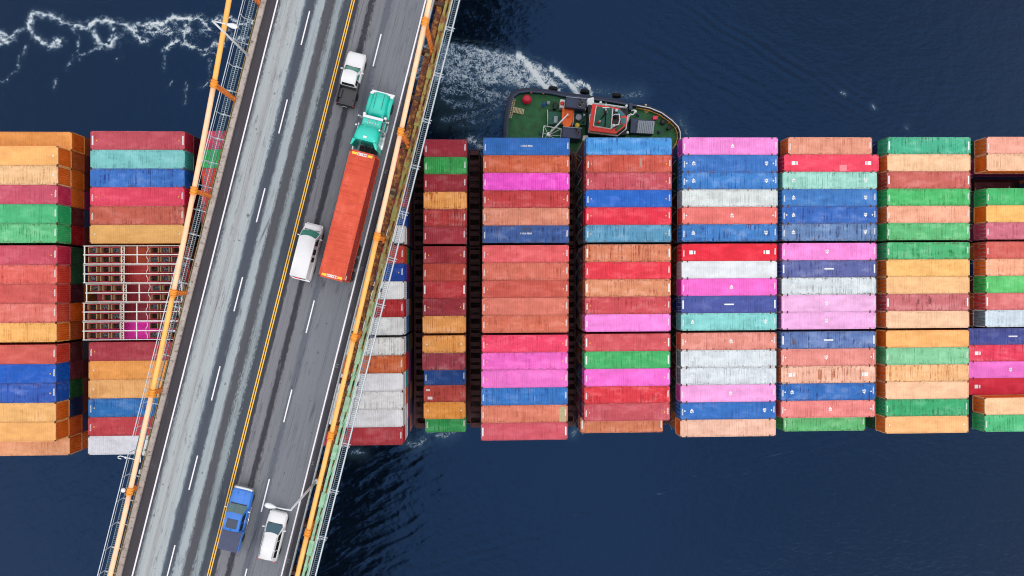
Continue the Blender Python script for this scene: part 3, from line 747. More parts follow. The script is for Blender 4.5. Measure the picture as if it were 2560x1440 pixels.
for sx in (-1, 1): b.box(min(sx*(bw/2-.07), sx*bw/2), max(sx*(bw/2-.07), sx*bw/2), -bd/2+.05, bd/2-.05, 0, bh)
b.box(-bw/2, bw/2, -bd/2+.05, bd/2-.05, -.03, 0)
BIN_W = b.mesh('bin_wall', [RT])
b = MB()
for sy in (-1, 1): b.box(-bw/2, bw/2, min(sy*(bd/2-.055), sy*bd/2), max(sy*(bd/2-.055), sy*bd/2), 0, bh-.02)
b.box(-bw/2+.08, bw/2-.08, -bd/2+.02, bd/2-.02, -.06, -.035)
for sy in (-1, 1): b.box(-bw/2+.08, bw/2-.08, min(sy*(bd/2-.055), sy*bd/2), max(sy*(bd/2-.055), sy*bd/2), -.06, 0)
BIN_L = b.mesh('lip', [RR]); BIN_F = MB().box(-bw/2+.07, bw/2-.07, -bd/2+.056, bd/2-.056, .02, .06).mesh('floor', [RB])
for r_ in range(5):
    j = 6+r_; y = row_y(j); g = random.Random(80+r_)
    col, cn = RCOL[r_]
    container(RX+.4, y, RZ-2.35, 12.19, 2.9, col, f'{cn} container seen through the {ORD[r_]} open rack from top', .3, endcol=col)
    ox = .3 if r_ == 2 else 0
    px, py, pz = ship(RX+ox, y, RZ-2.3)
    e = thing('open_rack', f'white steel open rack of scrap bins, {ORD[r_]} of five from top, left of the bridge', 'rack', (px, py, pz), SHIP_RZ, 'open racks of bins')
    hl = 6.15
    for yy, wd in ((-1.16,.07),(0,.12),(1.16,.07)): ob('rail', MB().box(-hl, hl, yy-wd/2, yy+wd/2, 2.12, 2.3), e, mat=RW)
    for xx in (-hl+.06, hl-.06): ob('end_frame', MB().box(xx-.06, xx+.06, -1.2, 1.2, 2.0, 2.115).box(xx-.06, xx+.06, -1.2, -1.08, 0, 2.0).box(xx-.06, xx+.06, 1.08, 1.2, 0, 2.0), e, mat=RW)
    tr = MB()
    for x in (ft(565), ft(605)):
        tr.box(x-.035, x+.035, -1.11, -.09, 2.0, 2.1); tr.box(x-.035, x+.035, .09, 1.11, 2.0, 2.1)
    for y0, y1 in ((-1.1,-.1),(.1,1.1)):
        for q in range(3):
            ya = y0+(y1-y0)*q/3; yb = y0+(y1-y0)*(q+1)/3
            tr.bar((ft(565) if q%2 else ft(605), ya, 1.95), (ft(605) if q%2 else ft(565), yb, 1.95), .06)
    ob('lattice', tr, e, mat=RW)
    if r_ != 1: ob('cross_bar', MB().box(ft(785)-.06, ft(785)+.06, -1.11, 1.11, 1.98, 2.1), e, mat=RW)
    cb = MB()
    for sy in (-1, 1): cb.tube([(ft(915), sy*.12, 2.05), (ft(918), sy*.35, 2.05), (ft(935), sy*.55, 2.05), (ft(938), sy*.85, 2.05), (ft(930), sy*1.1, 2.05)], .045, 6)
    ob('curved_bracket', cb, e, mat=RW)
    for sy in (1, -1):
        for q, cx in enumerate((155,328,482,1015,1168,1318)):
            if r_ == 2 and sy < 0 and q == 0: continue
            bn = ob('bin', BIN_W, e, (ft(cx), sy*.60, 1.0)); ob('lip', BIN_L, bn); ob('floor', BIN_F, bn)
            t_ = g.random()
            if t_ < .85: ob('scrap_fill', SCR[g.randrange(4)] if t_ < .36 else SCR[4+g.randrange(4)], bn, (0,0,0), math.pi*g.randrange(2))

# ------------------------------------------------------------------ bridge
BANG = R(-13.968); BMID = (-20.384, .104); BZ = 48.0
BROT = Matrix.Translation((*BMID, 0)) @ Matrix.Rotation(BANG, 4, 'Z')
bridge = thing('suspension_bridge', 'suspension bridge with orange cables carrying a four-lane road over the ship', 'bridge', (*BMID, 0), BANG)
TL = 95.0
def road_mat():
    m, n, b = newmat('worn_asphalt')
    tc = n.nodes.new('ShaderNodeTexCoord'); sep = n.nodes.new('ShaderNodeSeparateXYZ'); L(n, tc.outputs['Object'], sep.inputs[0])
    long = mapped(n, (1.0,.05,1)); wob = noise(n, long, 1.0, 4, .6); fine = noise(n, mapped(n, (3.0,.55,1)), 2.4, 5, .7)
    s = math_(n, 'ADD', sep.outputs[0], math_(n, 'MULTIPLY_ADD', wob, .55, -.275))
    s = math_(n, 'ADD', s, math_(n, 'MULTIPLY_ADD', fine, .5, -.25))
    spk = math_(n, 'MULTIPLY_ADD', noise(n, mapped(n, (5,1.8,1)), 1.6, 5, .75), 1.1, -.55)
    clu = ramp(n, noise(n, mapped(n, (.8,.10,1)), 1.3, 3), [(.44, 0.0), (.60, 1.0)])
    s = math_(n, 'ADD', s, math_(n, 'MULTIPLY', spk, clu))
    u = math_(n, 'MULTIPLY_ADD', s, 1/17.0, .5)
    D = (66,62,70)
    st = [(-8.2,D),(-7.15,D),(-6.95,(74,80,94)),(-6.62,(172,180,184)),(-6.1,(178,184,188)),(-5.75,(160,163,166)),(-5.35,(177,184,188)),(-4.62,(173,183,188)),(-4.38,(84,96,112)),
          (-4.15,(70,78,92)),(-3.55,(72,80,94)),(-3.30,(160,171,178)),(-2.72,(168,178,184)),(-2.48,(80,82,92)),(-1.75,(78,78,86)),(-1.48,(142,153,160)),(-1.08,(146,156,162)),(-.85,(62,72,82)),
          (-.3,(66,74,88)),(.3,(52,53,66)),(.55,(52,54,66)),(.66,(127,127,135)),(1.5,(125,125,133)),(1.66,(52,52,63)),(2.05,(50,50,62)),(2.22,(124,125,133)),(3.05,(122,125,133)),(3.3,(94,100,112)),
          (3.65,(98,103,115)),(3.9,(123,126,135)),(6.75,(119,123,132)),(7.15,(60,58,66))]
    col = ramp(n, u, [(.5+p/17.0, tuple(v*.80 for v in lin(c))) for p, c in st])
    # breaks and blotches along the worn tracks
    bl = noise(n, mapped(n, (1.6,.30,1)), 1.6, 6, .72)
    col = mixc(n, ramp(n, bl, [(.56, 0.0), (.70, .6)]), col, lin((64,66,76)))
    pk = noise(n, mapped(n, (1.2,.16,1)), 2.0, 5, .7)
    col = mixc(n, ramp(n, pk, [(.60, 0.0), (.74, .3)]), col, lin((146,154,162)))
    # hairline cracks running along the lanes
    cr = n.nodes.new('ShaderNodeTexVoronoi'); cr.feature = 'DISTANCE_TO_EDGE'; cr.inputs['Scale'].default_value = .8
    L(n, mapped(n, (1.5,.035,1)), cr.inputs['Vector'])
    ck = math_(n, 'MULTIPLY', ramp(n, cr.outputs[0], [(.0, .8), (.022, 0.0)]), ramp(n, noise(n, mapped(n, (.5,.08,1)), 1.5, 2), [(.45, 0.0), (.6, 1.0)]))
    col = mixc(n, ck, col, lin((48,48,56)))
    fs = noise(n, mapped(n, (9,.10,1)), 1.0, 4, .7)
    col = mixc(n, ramp(n, fs, [(.50, 0.0), (.66, .45)]), col, mixc(n, 1.0, col, (.5,.5,.52), 'MULTIPLY'))
    od = noise(n, mapped(n, (1,.6,1)), 2.6, 2, .5)
    col = mixc(n, ramp(n, od, [(.70, 0.0), (.76, .7)]), col, lin((60,60,68)))      # oil drips
    gr = noise(n, mapped(n, (1,1,1)), 22, 3, .8)
    col = mixc(n, .35, col, ramp(n, gr, [(.3, .25), (.7, .75)]), 'OVERLAY')
    L(n, col, b.inputs['Base Color']); b.inputs['Roughness'].default_value = .85
    bp = n.nodes.new('ShaderNodeBump'); bp.inputs['Strength'].default_value = .25; bp.inputs['Distance'].default_value = .02
    L(n, gr, bp.inputs['Height']); L(n, bp.outputs[0], b.inputs['Normal'])
    return m
def paint_line(name, srgb):
    m, n, b = newmat(name); f = noise(n, mapped(n, (6,1.2,1)), 3.0, 6, .75)
    col = mixc(n, ramp(n, f, [(.62, 0.0), (.74, .7)]), lin(srgb), lin((110,112,120)))
    L(n, col, b.inputs['Base Color']); b.inputs['Roughness'].default_value = .7; return m
LW = paint_line('white_road_paint', (226,222,228)); LY = paint_line('yellow_road_paint', (240,186,62))
road = ob('road', MB().box(-8.15, 7.62, -TL, TL, BZ-.12, BZ), None, (*BMID, 0), BANG, road_mat()); road['kind'] = 'structure'
def mark(name, s0, s1, t0, t1, m, z=.004): return ob(name, MB().box(s0, s1, t0, t1, BZ+z-.003, BZ+z), road, mat=m)
mark('edge_line', -7.22, -7.08, -TL, TL, LW); mark('edge_line', 6.82, 6.96, -TL, TL, LW)
mark('centre_line', -.15, -.05, -TL, TL, LY); mark('centre_line', .06, .16, -TL, TL, LY)
for k in range(-10, 11):
    mark('lane_dash', -3.93, -3.81, 9.02*k+5.6, 9.02*k+9.05, LW); mark('lane_dash', 3.40, 3.52, 9.06*k+5.25, 9.06*k+8.55, LW)
# joints / drains in the right shoulder
dm = M('drain_grate', (112,114,118), .6, .4, var=.3)
for k in range(-9, 10):
    t = 9.9*k+3.5
    ob('drain', MB().box(7.02, 7.36, t, t+.05, BZ+.001, BZ+.012).box(7.02, 7.36, t+.28, t+.33, BZ+.001, BZ+.012).box(7.16, 7.21, t+.05, t+.28, BZ+.001, BZ+.012), road, mat=dm)
slab = ob('deck_slab', MB().box(-8.1, 7.6, -TL, TL, BZ-.45, BZ-.121), bridge, mat=M('deck_concrete', (110,108,106), .9))
CURB = M('curb_concrete', (172,160,154), .85, var=.22, scale=1.2, dirt=(116,98,92), dirt_amt=.18)
CURBG = M('curb_steel', (158,164,168), .6, .2, var=.2, dirt=(120,112,105), dirt_amt=.1)
for k in range(-10, 10):
    t = k*9.5
    ob('curb_block', MB().box(-8.62, -8.16, t+.015, t+9.485, BZ-.2, BZ+.22), bridge, mat=CURB)
    ob('curb_block', MB().box(7.63, 7.75, t+.015, t+9.485, BZ-.2, BZ+.25), bridge, mat=CURBG)
YP = M('conduit_yellow', (150,140,96), .6, var=.25, dirt=(92,80,50), dirt_amt=.2)
for s in (-8.72, -8.84): ob('conduit', MB().tube([(s, -TL, BZ+.02), (s, TL, BZ+.02)], .035, 6), bridge, mat=YP)
RUST = M('rusted_steel', (112,60,44), .85, var=.5, scale=1.1, dirt=(184,128,58), dirt_amt=.34)
RUSTD = M('rusted_steel_dark', (74,50,46), .85, var=.4, scale=1.3, dirt=(112,74,44), dirt_amt=.25)
def chord_mat():
    """green bridge paint, new towards the near end, flaking to ochre rust further on"""
    m, n, b = newmat('flaking_green_paint')
    tc = n.nodes.new('ShaderNodeTexCoord'); sep = n.nodes.new('ShaderNodeSeparateXYZ'); L(n, tc.outputs['Object'], sep.inputs[0])
    a = noise(n, mapped(n, (1,.45,1)), 1.3, 6, .7)
    k = math_(n, 'ADD', math_(n, 'MULTIPLY_ADD', sep.outputs[1], .05, .62), math_(n, 'MULTIPLY_ADD', a, 1.4, -.7), clamp=True)
    old = ramp(n, noise(n, mapped(n, (1,.6,1)), 1.7, 6, .7), [(.30, lin((86,52,38))), (.44, lin((128,84,44))), (.54, lin((150,138,70))), (.62, lin((112,128,74))), (.72, lin((92,58,44)))])
    new = ramp(n, noise(n, mapped(n, (1,1,1)), 2.0), [(.3, lin((120,178,142))), (.7, lin((170,212,182)))])
    L(n, mixc(n, k, new, old), b.inputs['Base Color']); b.inputs['Roughness'].default_value = .7; return m
GC = chord_mat()
OR = M('orange_cable_paint', (250,180,92), .5, var=.08, scale=1.4)
ORP = M('peach_cable_paint', (252,200,160), .5, var=.08, scale=1.4); ORY = M('amber_cable_paint', (246,184,98), .5, var=.1, scale=1.4)
ORB = M('orange_band_paint', (240,152,44), .5, var=.2, scale=3)
ORD_ = M('orange_hanger_paint', (216,120,36), .6, var=.3, scale=3, dirt=(150,70,30), dirt_amt=.2)
WR = M('white_rail', (206,214,222), .5, .1, var=.12)
GRT = M('grating_blue_grey', (120,142,152), .6, .3, var=.2)
def cable_z(t): return BZ+1.0+.00125*(t+42)**2
BANDS = [16.75+9.76*k for k in range(-11, 8)]
for sgn, sc in ((-1,-8.72),(1,8.62)):
    for k, t0 in enumerate([BANDS[0]-9.76]+BANDS):
        t1 = t0+9.76; ts = np.linspace(t0, t1, 6)
        ob('main_cable', MB().tube([(sc, t, cable_z(t)) for t in ts], .225, 14), bridge, mat=(ORP if (t0 > 5 and sgn > 0) or (-5 < t0 < 8 and sgn < 0) or (t0 < -20 and sgn < 0) else ORY if t0 < -4 else OR))
    for t in BANDS:
        z = cable_z(t); sl = .0025*(t+42); d = Vector((0,1,sl)).normalized()
        c = Vector((sc, t, z)); bd_ = MB()
        bd_.tube([c-d*.34, c+d*.34], .29, 14)
        for q in (-.26, 0, .26): bd_.tube([c+d*(q-.05), c+d*(q+.05)], .335, 14)
        bo = ob('cable_band', bd_, bridge, mat=ORB)
        if abs(t) < 60:
            hg = MB(); zb = BZ-.5
            for q in (-.16, .16):
                hg.tube([(sc+.12, t+q, z-.1), (sc+.12, t+q, zb)], .045, 6); hg.tube([(sc-.12, t+q, z-.1), (sc-.12, t+q, zb)], .045, 6)
            zz = BZ+.4
            while zz < z-.4: hg.box(sc-.14, sc+.14, t-.2, t+.2, zz, zz+.07); zz += .55
            ob('hanger', hg, bridge, mat=ORD_)
            ob('hanger_socket', MB().lathe([(.13,0),(.16,.1),(.16,.5),(.08,.62)], (sc, t-.18, BZ-.55), 10).lathe([(.13,0),(.16,.1),(.16,.5),(.08,.62)], (sc, t+.18, BZ-.55), 10).box(sc-.22, sc+.22, t-.4, t+.4, BZ-.9, BZ-.55), bridge, mat=ORD_)
# stiffening truss and floor system on both sides
for sgn, sc in ((-1,-8.95),(1,8.25)):
    mt = RUSTD if sgn < 0 else RUST
    for z0, z1, w in ((BZ-1.15, BZ-.75, .58),(BZ-5.6, BZ-5.1, .55)):
        ob('truss_chord', MB().box(sc-w/2, sc+w/2, -TL, TL, z0, z1), bridge, mat=mt if sgn < 0 or z0 < BZ-3 else RUST)
    for k in range(-19, 20):
        t = k*4.88-2.9
        ob('truss_vertical', MB().box(sc-.16, sc+.16, t-.14, t+.14, BZ-5.1, BZ-1.16), bridge, mat=mt)
        ob('truss_diagonal', MB().bar((sc, t+(.2 if k%2 else 4.68), BZ-5.0), (sc, t+(4.68 if k%2 else .2), BZ-1.25), .22), bridge, mat=mt)
        ob('gusset_plate', MB().box(sc-.24, sc+.24, t-.45, t+.45, BZ-.745, BZ-.70), bridge, mat=RUST if k%3 else YP)
for k in range(-19, 20):
    t = k*4.88-2.9
    ob('floor_beam', MB().box(-9.1, 9.4, t-.18, t+.18, BZ-1.9, BZ-.46), bridge, mat=RUSTD)
for s in np.linspace(-7.2, 6.8, 8): ob('stringer', MB().box(s-.15, s+.15, -TL, TL, BZ-1.0, BZ-.455), bridge, mat=RUSTD)
# right outer chord: green lattice member that rust is eating
ob('outer_chord', MB().box(8.78, 9.02, -TL, TL, BZ-.55, BZ-.25), bridge, mat=GC)
ob('outer_chord', MB().box(9.20, 9.34, -TL, TL, BZ-.60, BZ-.35), bridge, mat=GC)
for k in range(-38, 39):
    t = k*2.44
    if k % 2: ob('lacing_bar', MB().bar((9.02, t, BZ-.42), (9.22, t+1.3, BZ-.46), .09), bridge, mat=GC)
    else: ob('gusset_plate', MB().box(8.72, 9.19, t-.75, t+.75, BZ-.24, BZ-.20), bridge, mat=GC)
# walkways: slatted grating, toe rails, posts, handrails
def walkway(s0, s1, z, rails, name):
    wk = ob('walkway', MB().box(s0, s0+.05, -TL, TL, z-.12, z).box(s1-.05, s1, -TL, TL, z-.12, z), bridge, mat=GRT)
    gb = MB(); t = -TL
    while t < TL: gb.box(s0+.051, s1-.051, t, t+.04, z-.05, z-.01); t += .19
    g_ = ob('grating', gb, wk, mat=GRT); g_['kind'] = 'stuff'
    for s, r, z1 in rails: ob('handrail', MB().tube([(s, -TL, z1), (s, TL, z1)], r, 6), wk, mat=WR)
    return wk
wl = walkway(-9.98, -9.32, BZ-.35, ((-10.06,.045,BZ+.75),(-10.06,.02,BZ+.3),(-9.27,.02,BZ+.5)), 'left')
wr = walkway(9.60, 10.16, BZ-.35, ((9.56,.04,BZ+.75),(10.22,.05,BZ+.75),(9.56,.018,BZ+.3),(10.22,.018,BZ+.3)), 'right')
for k in range(-38, 39):
    t = 2.44*k+.5
    ob('bracket', MB().box(-10.06, -8.63, t-.04, t+.04, BZ-.47, BZ-.37).bar((-10.04, t, BZ-.4), (-10.06, t, BZ+.75), .06).bar((-9.3, t, BZ-.38), (-9.27, t, BZ+.5), .045), wl, mat=WR)
    t = 4.75*k+.4
    ob('bracket', MB().box(9.35, 10.26, t-.05, t+.05, BZ-.47, BZ-.37).box(9.5, 10.34, t+.22, t+.28, BZ-.36, BZ-.30).bar((10.2, t, BZ-.4), (10.22, t, BZ+.75), .07).bar((9.58, t, BZ-.4), (9.56, t, BZ+.75), .06), wr, mat=WR)
# small fittings by the left walkway
wb = M('white_enamel', (232,236,238), .45, var=.06)
def B(s, t, z): return (BROT @ Vector((s, t, z)))
for s, t, d, txt in ((-9.06,-18.2,(.34,.9,.4),'long white junction box above the left walkway, nearest the orange band'),(-9.0,-19.1,(.5,.5,.35),'square white box beside the left kerb, below the long white box'),(-9.02,-21.0,(.3,.42,.3),'small white box by the left kerb, lowest of three')):
    e = thing('junction_box', txt, 'box', B(s, t, BZ-.69), BANG)
    bevel(ob('casing', MB().cbox((0,0,d[2]/2), d), e, mat=wb), .03); ob('lid', MB().cbox((0,0,d[2]+.02), (d[0]*.86,d[1]*.86,.03)), e, mat=wb)
p = W(309,1225,49.6); e = thing('beacon', 'small round white beacon on the left cable, beside a band', 'beacon', p, BANG)
ob('dome', MB().lathe([(.20,0),(.22,.08),(.17,.2),(.06,.27)], n=12), e, mat=wb); ob('foot', MB().lathe([(.1,-.35),(.1,0)], n=8), e, mat=STEEL)
e = thing('instrument_bracket', 'thin white hooked instrument arm reaching out left of the cable', 'bracket', B(-8.95,-19.6,BZ+.75), BANG)
ob('arm', MB().tube([(0.2,0,0),(-.5,.1,.05),(-1.3,.12,.1),(-1.75,.14,.1),(-1.95,.02,.1),(-1.9,-.12,.1),(-1.6,-.13,.1)], .045, 6).tube([(.2,-.05,0),(.05,.5,0),(-.1,.75,0)], .045, 6), e, mat=wb)
ob('sensor', MB().lathe([(.09,0),(.12,.06),(.05,.14)], (-1.2,.12,.12), 8), e, mat=wb)
# street lamps
def lamp(s, t, side, txt):
    e = thing('street_lamp', txt, 'street lamp', B(s, t, BZ-.3), BANG, 'bridge street lamps')
    lm = M('lamp_paint', (218,222,226), .45, .1, var=.08)
    ob('base', MB().lathe([(.24,0),(.24,.35),(.14,.5)], n=10), e, mat=lm)
    ob('pole', MB().tube([(0,0,.4),(0,0,9.0)], [.13,.085], 10), e, mat=lm)
    ob('arm', MB().tube([(0,0,8.97),(side*.5,0,9.12),(side*1.35,0,9.16)], [.08,.06,.05], 8), e, mat=lm)
    h = MB(); rings = []
    for u, w, zt, zb in ((1.2,.07,9.22,9.10),(1.4,.14,9.26,9.04),(1.75,.24,9.28,9.0),(2.05,.23,9.27,9.02),(2.22,.10,9.22,9.08)):
        rings.append([(side*u, w*math.cos(a), (zt+zb)/2+(zt-zb)/2*math.sin(a)) for a in np.linspace(0, 2*math.pi, 10, endpoint=False)])
    h.loft(rings); ho = ob('lamp_head', h, e, mat=lm)
    ob('lens', MB().box(min(side*1.55,side*2.05), max(side*1.55,side*2.05), -.14, .14, 8.97, 9.0), ho, mat=M('lamp_lens', (190,196,190), .2))
lamp(-8.58, 21.3, 1, 'white street lamp on the left side of the bridge, near the upper wake')
lamp(7.95, -17.8, -1, 'pale grey street lamp on the right side of the bridge, above the white car')
# ------------------------------------------------------------------ vehicles (x right, y forward, z up, origin on the road)
TYRE = M('tyre_rubber', (28,28,30), .85, var=.2); RIM = M('wheel_rim', (150,154,160), .35, .8, var=.1)
CHR = M('chrome', (205,208,212), .2, .9, var=.05); BLK = M('black_trim', (24,25,30), .5, var=.15)
GLG = glass_mat('green_tinted_glass', (66,130,118)); GLD = glass_mat('dark_glass', (18,22,28)); GLT = glass_mat('teal_glass', (58,92,108)); GLK = glass_mat('grey_green_glass', (92,118,118))
TAIL = M('tail_light', (214,36,62), .3, var=.1); HEAD = M('head_light', (226,230,234), .2, var=.05)
def paint(name, c, coat=.6): return M(name, c, .35, var=.05, scale=1.2, coat=coat)
def veh(name, label, cat, s, t, group='vehicles driving on the bridge'):
    return thing(name, label, cat, B(s, t, BZ), BANG, group)
def wheel(e, x, y, r=.37, w=.24):
    s = 1 if x > 0 else -1
    wh = ob('wheel', MB().lathe([(r*.62,-w/2),(r*.95,-w/2),(r,-w*.35),(r,w*.35),(r*.95,w/2),(r*.62,w/2)], n=20, axis='x'), e, (x, y, r), mat=TYRE)
    ob('rim', MB().lathe([(r*.60,-w*.4),(r*.60,w*.3),(r*.2,w*.42),(.03,w*.44)], n=16, axis='x'), wh, (0,0,0), 0 if s > 0 else math.pi, mat=RIM)
def ring(y, hb, hm, ht, z0, z1, crown):
    dz = z1-z0
    half = [(hb, z0), (hm, z0+.28*dz), (hm, z0+.66*dz), (ht+(hm-ht)*.5, z0+.9*dz), (ht, z1), (ht*.55, z1+crown*.75)]
    return [(x, y, z) for x, z in half]+[(0, y, z1+crown)]+[(-x, y, z) for x, z in reversed(half)]
def body(secs): b = MB(); b.loft([ring(*q) for q in secs]); return b
def cabin(yb0, yt0, yt1, yb1, wb, wt, zb, zt, bf=.12, br=.05, crown=.06):
    """greenhouse with curved screens; returns mesh builder and a surface function"""
    A = np.linspace(-1, 1, 11)
    def pt(a, k):
        q = 1-a*a
        if k == 0: return Vector((a*wb, yb0+bf*q, zb))
        if k == 1: return Vector((a*wt, yt0+bf*q*.9, zt+crown*q))
        if k == 2: return Vector((a*(wt+.01), (yt0+yt1)/2, zt+crown*1.3*q+.015))
        if k == 3: return Vector((a*wt, yt1-br*q, zt+crown*q))
        return Vector((a*wb, yb1-br*q, zb))
    b = MB(); vs = [pt(a, k) for a in A for k in range(5)]
    fs = [(i*5+k, (i+1)*5+k, (i+1)*5+k+1, i*5+k+1) for i in range(10) for k in range(4)]
    b.add(vs, fs, True)
    for i, rev in ((0, True), (10, False)):
        f = tuple(i*5+k for k in range(5)); b.f.append(f[::-1] if rev else f); b.sm.append(False); b.mi.append(0)
    def pane(k, lo, hi, am, off=.014):
        g = MB(); AA = np.linspace(-am, am, 9); vs = []
        for a in AA:
            p, q = pt(a, k), pt(a, k+1)
            nrm = (q-p).cross(Vector((1,0,0))).normalized(); nrm = nrm if nrm.z > 0 else -nrm
            for o in (off, -.02): vs += [p.lerp(q, lo)+nrm*o, p.lerp(q, hi)+nrm*o]
        fs = []
        for i in range(8):
            c, d = i*4, (i+1)*4
            fs += [(c, d, d+1, c+1), (c+2, c+3, d+3, d+2), (c, c+2, d+2, d), (c+1, d+1, d+3, c+3)]
        fs += [(0,1,3,2), (32,34,35,33)]
        g.add(vs, fs, False); return g
    def side(sx, y0, y1, lo=.14, hi=.86, slant0=0, slant1=0, off=.012):
        def P(y, f): return Vector((sx*(wb+(wt-wb)*f+off), y, zb+(zt-zb)*f))
        q = [P(y0, lo), P(y1, lo), P(y1+slant1, hi), P(y0+slant0, hi)]
        g = MB()
        o = [p-Vector((sx*.05,0,0)) for p in q]
        g.add(q+o, [(0,1,2,3) if sx > 0 else (3,2,1,0), (4,7,6,5) if sx > 0 else (5,6,7,4), (0,4,5,1), (1,5,6,2), (2,6,7,3), (3,7,4,0)])
        return g
    return b, pane, side
def lights(e, w, yf, yr, zf, zr, lw=.34):
    for s in (-1, 1):
        ob('headlight', MB().cbox((s*(w-lw/2-.06), yf-.05, zf), (lw, .16, .16)), e, mat=HEAD)
        ob('tail_light', MB().cbox((s*(w-.09), yr+.04, zr), (.16, .1, .34)), e, mat=TAIL)
def mirrors(e, w, y, z, mat):
    for s in (-1, 1): bevel(ob('mirror', MB().cbox((s*(w+.14), y, z), (.24,.12,.17)), e, mat=mat), .03)

# white pickup with black bed
WP = paint('white_car_paint', (216,216,219))
e = veh('pickup_truck', 'white pickup truck with black open bed, ahead of the teal semi truck', 'pickup truck', 1.88, 21.4)
BB = paint('black_bed_paint', (34,34,44), .3)
ob('body', body([(-.2,.84,.93,.86,.34,1.02,.01),(.6,.86,.94,.86,.34,1.04,.02),(1.3,.86,.94,.84,.34,1.06,.04),(1.9,.86,.94,.80,.34,1.03,.05),(2.35,.84,.92,.76,.36,.98,.05),(2.56,.74,.84,.66,.42,.90,.03),(2.64,.6,.7,.5,.5,.8,.02)]), e, mat=WP)
c, pane, side = cabin(1.02,.48,-.62,-.78,.84,.70,1.03,1.62,.16,.03)
ob('cab', c, e, mat=WP); ob('windshield', pane(0,.05,.93,.93), e, mat=GLG); ob('rear_window', pane(3,.1,.8,.8), e, mat=GLD)
for s in (-1, 1): ob('side_window', side(s,.55,-.1,slant0=-.25), e, mat=GLG); ob('side_window', side(s,-.16,-.66), e, mat=GLD)
bd2 = MB(); bd2.box(-.92,-.80,-2.55,-.21,.42,1.05).box(.80,.92,-2.55,-.21,.42,1.05).box(-.80,.80,-2.62,-2.52,.42,1.02).box(-.80,.80,-.86,-.80,.5,1.05).box(-.8,.8,-2.52,-.86,.42,.52)
bo = bevel(ob('bed', bd2, e, mat=BB), .025)
ob('wheel_arch', MB().box(-.8,-.56,-1.95,-1.1,.52,.74).box(.56,.8,-1.95,-1.1,.52,.74), bo, mat=BB)
ob('rear_bumper', MB().box(-.86,.86,-2.72,-2.625,.42,.62), e, mat=BLK); ob('front_bumper', MB().box(-.78,.78,2.55,2.70,.38,.6), e, mat=CHR)
ob('number_plate', MB().box(-.22,.22,-2.74,-2.722,.46,.58), e, mat=M('plate_white', (230,230,226), .5))
lights(e, .9, 2.52, -2.6, .72, .8); mirrors(e, .88, .72, 1.1, WP)
for y in (1.72,-1.52):
    for s in (-1, 1): wheel(e, s*.82, y)
ob('cowl', MB().box(-.74,.74,1.04,1.16,1.06,1.09), e, mat=BLK)
# white van
e = veh('passenger_van', 'white passenger van driving beside the orange container trailer', 'van', 1.88, 4.0)
VW = paint('white_van_paint', (218,218,222))
ob('body', body([(-2.72,.7,.84,.84,.42,1.14,0),(-2.66,.86,.96,.92,.36,1.2,0),(-1.5,.9,1.0,.95,.32,1.22,0),(.6,.9,1.0,.95,.32,1.22,0),(1.55,.9,.99,.93,.32,1.16,.03),(2.15,.88,.96,.86,.34,1.04,.06),(2.55,.8,.9,.72,.38,.92,.06),(2.74,.64,.74,.52,.46,.82,.03)]), e, mat=VW)
c, pane, side = cabin(1.98,1.28,-2.50,-2.66,.93,.80,1.16,2.06,.24,.05,.07)
ob('cab', c, e, mat=VW); ob('windshield', pane(0,.10,.92,.93), e, mat=GLG); ob('rear_window', pane(3,.35,.85,.72), e, mat=GLD)
for s in (-1, 1):
    ob('side_window', side(s,1.5,.72,.1,.8,-.42,0), e, mat=GLD); ob('side_window', side(s,.38,-.18,.12,.8), e, mat=GLD); ob('side_window', side(s,-.42,-.88,.12,.8), e, mat=GLD)
ob('rear_bumper', MB().box(-.88,.88,-2.84,-2.725,.4,.62), e, mat=CHR); ob('front_bumper', MB().box(-.8,.8,2.66,2.80,.4,.58), e, mat=VW)
ob('brake_light', MB().box(-.3,.3,-2.70,-2.62,1.96,2.02), e, mat=TAIL)
lights(e, .95, 2.62, -2.7, .76, 1.0); mirrors(e, .97, 1.42, 1.22, VW)
for y in (1.75,-1.62):
    for s in (-1, 1): wheel(e, s*.86, y)
ob('cowl', MB().box(-.72,.72,2.12,2.2,1.09,1.125), e, mat=BLK); ob('wiper', MB().bar((-.1,2.2,1.2),(-.6,2.0,1.3),.03).bar((.5,2.12,1.22),(.05,2.05,1.36),.03), e, mat=BLK)
# blue pickup
BP = paint('blue_car_paint', (34,112,205)); e = veh('pickup_truck', 'blue pickup truck with sunroof and dark bed cover by the centre line', 'pickup truck', 1.5, -22.75)
ob('body', body([(-.9,.92,1.02,.95,.40,1.16,0),(.3,.94,1.03,.95,.40,1.18,0),(1.3,.94,1.03,.92,.40,1.2,.03),(2.2,.94,1.03,.88,.42,1.16,.06),(2.7,.92,1.0,.84,.44,1.1,.06),(2.92,.84,.92,.74,.5,1.02,.04)]), e, mat=BP)
ob('hood_ridge', MB().box(-.36,-.32,1.35,2.7,1.19,1.225).box(.32,.36,1.35,2.7,1.19,1.225), e, mat=BP)
ob('grille', body([(2.9,.88,.98,.86,.42,1.03,.03),(3.05,.84,.93,.78,.44,.98,.03),(3.14,.7,.8,.62,.48,.9,.02)]), e, mat=CHR)
c, pane, side = cabin(1.42,.72,-.85,-1.02,.93,.78,1.17,1.88,.14,.03)
ob('cab', c, e, mat=BP); ob('windshield', pane(0,.05,.93,.94), e, mat=GLK); ob('rear_window', pane(3,.1,.8,.85), e, mat=GLD)
for s in (-1, 1): ob('side_window', side(s,.95,.0,slant0=-.3), e, mat=GLD); ob('side_window', side(s,-.08,-.84), e, mat=GLD)
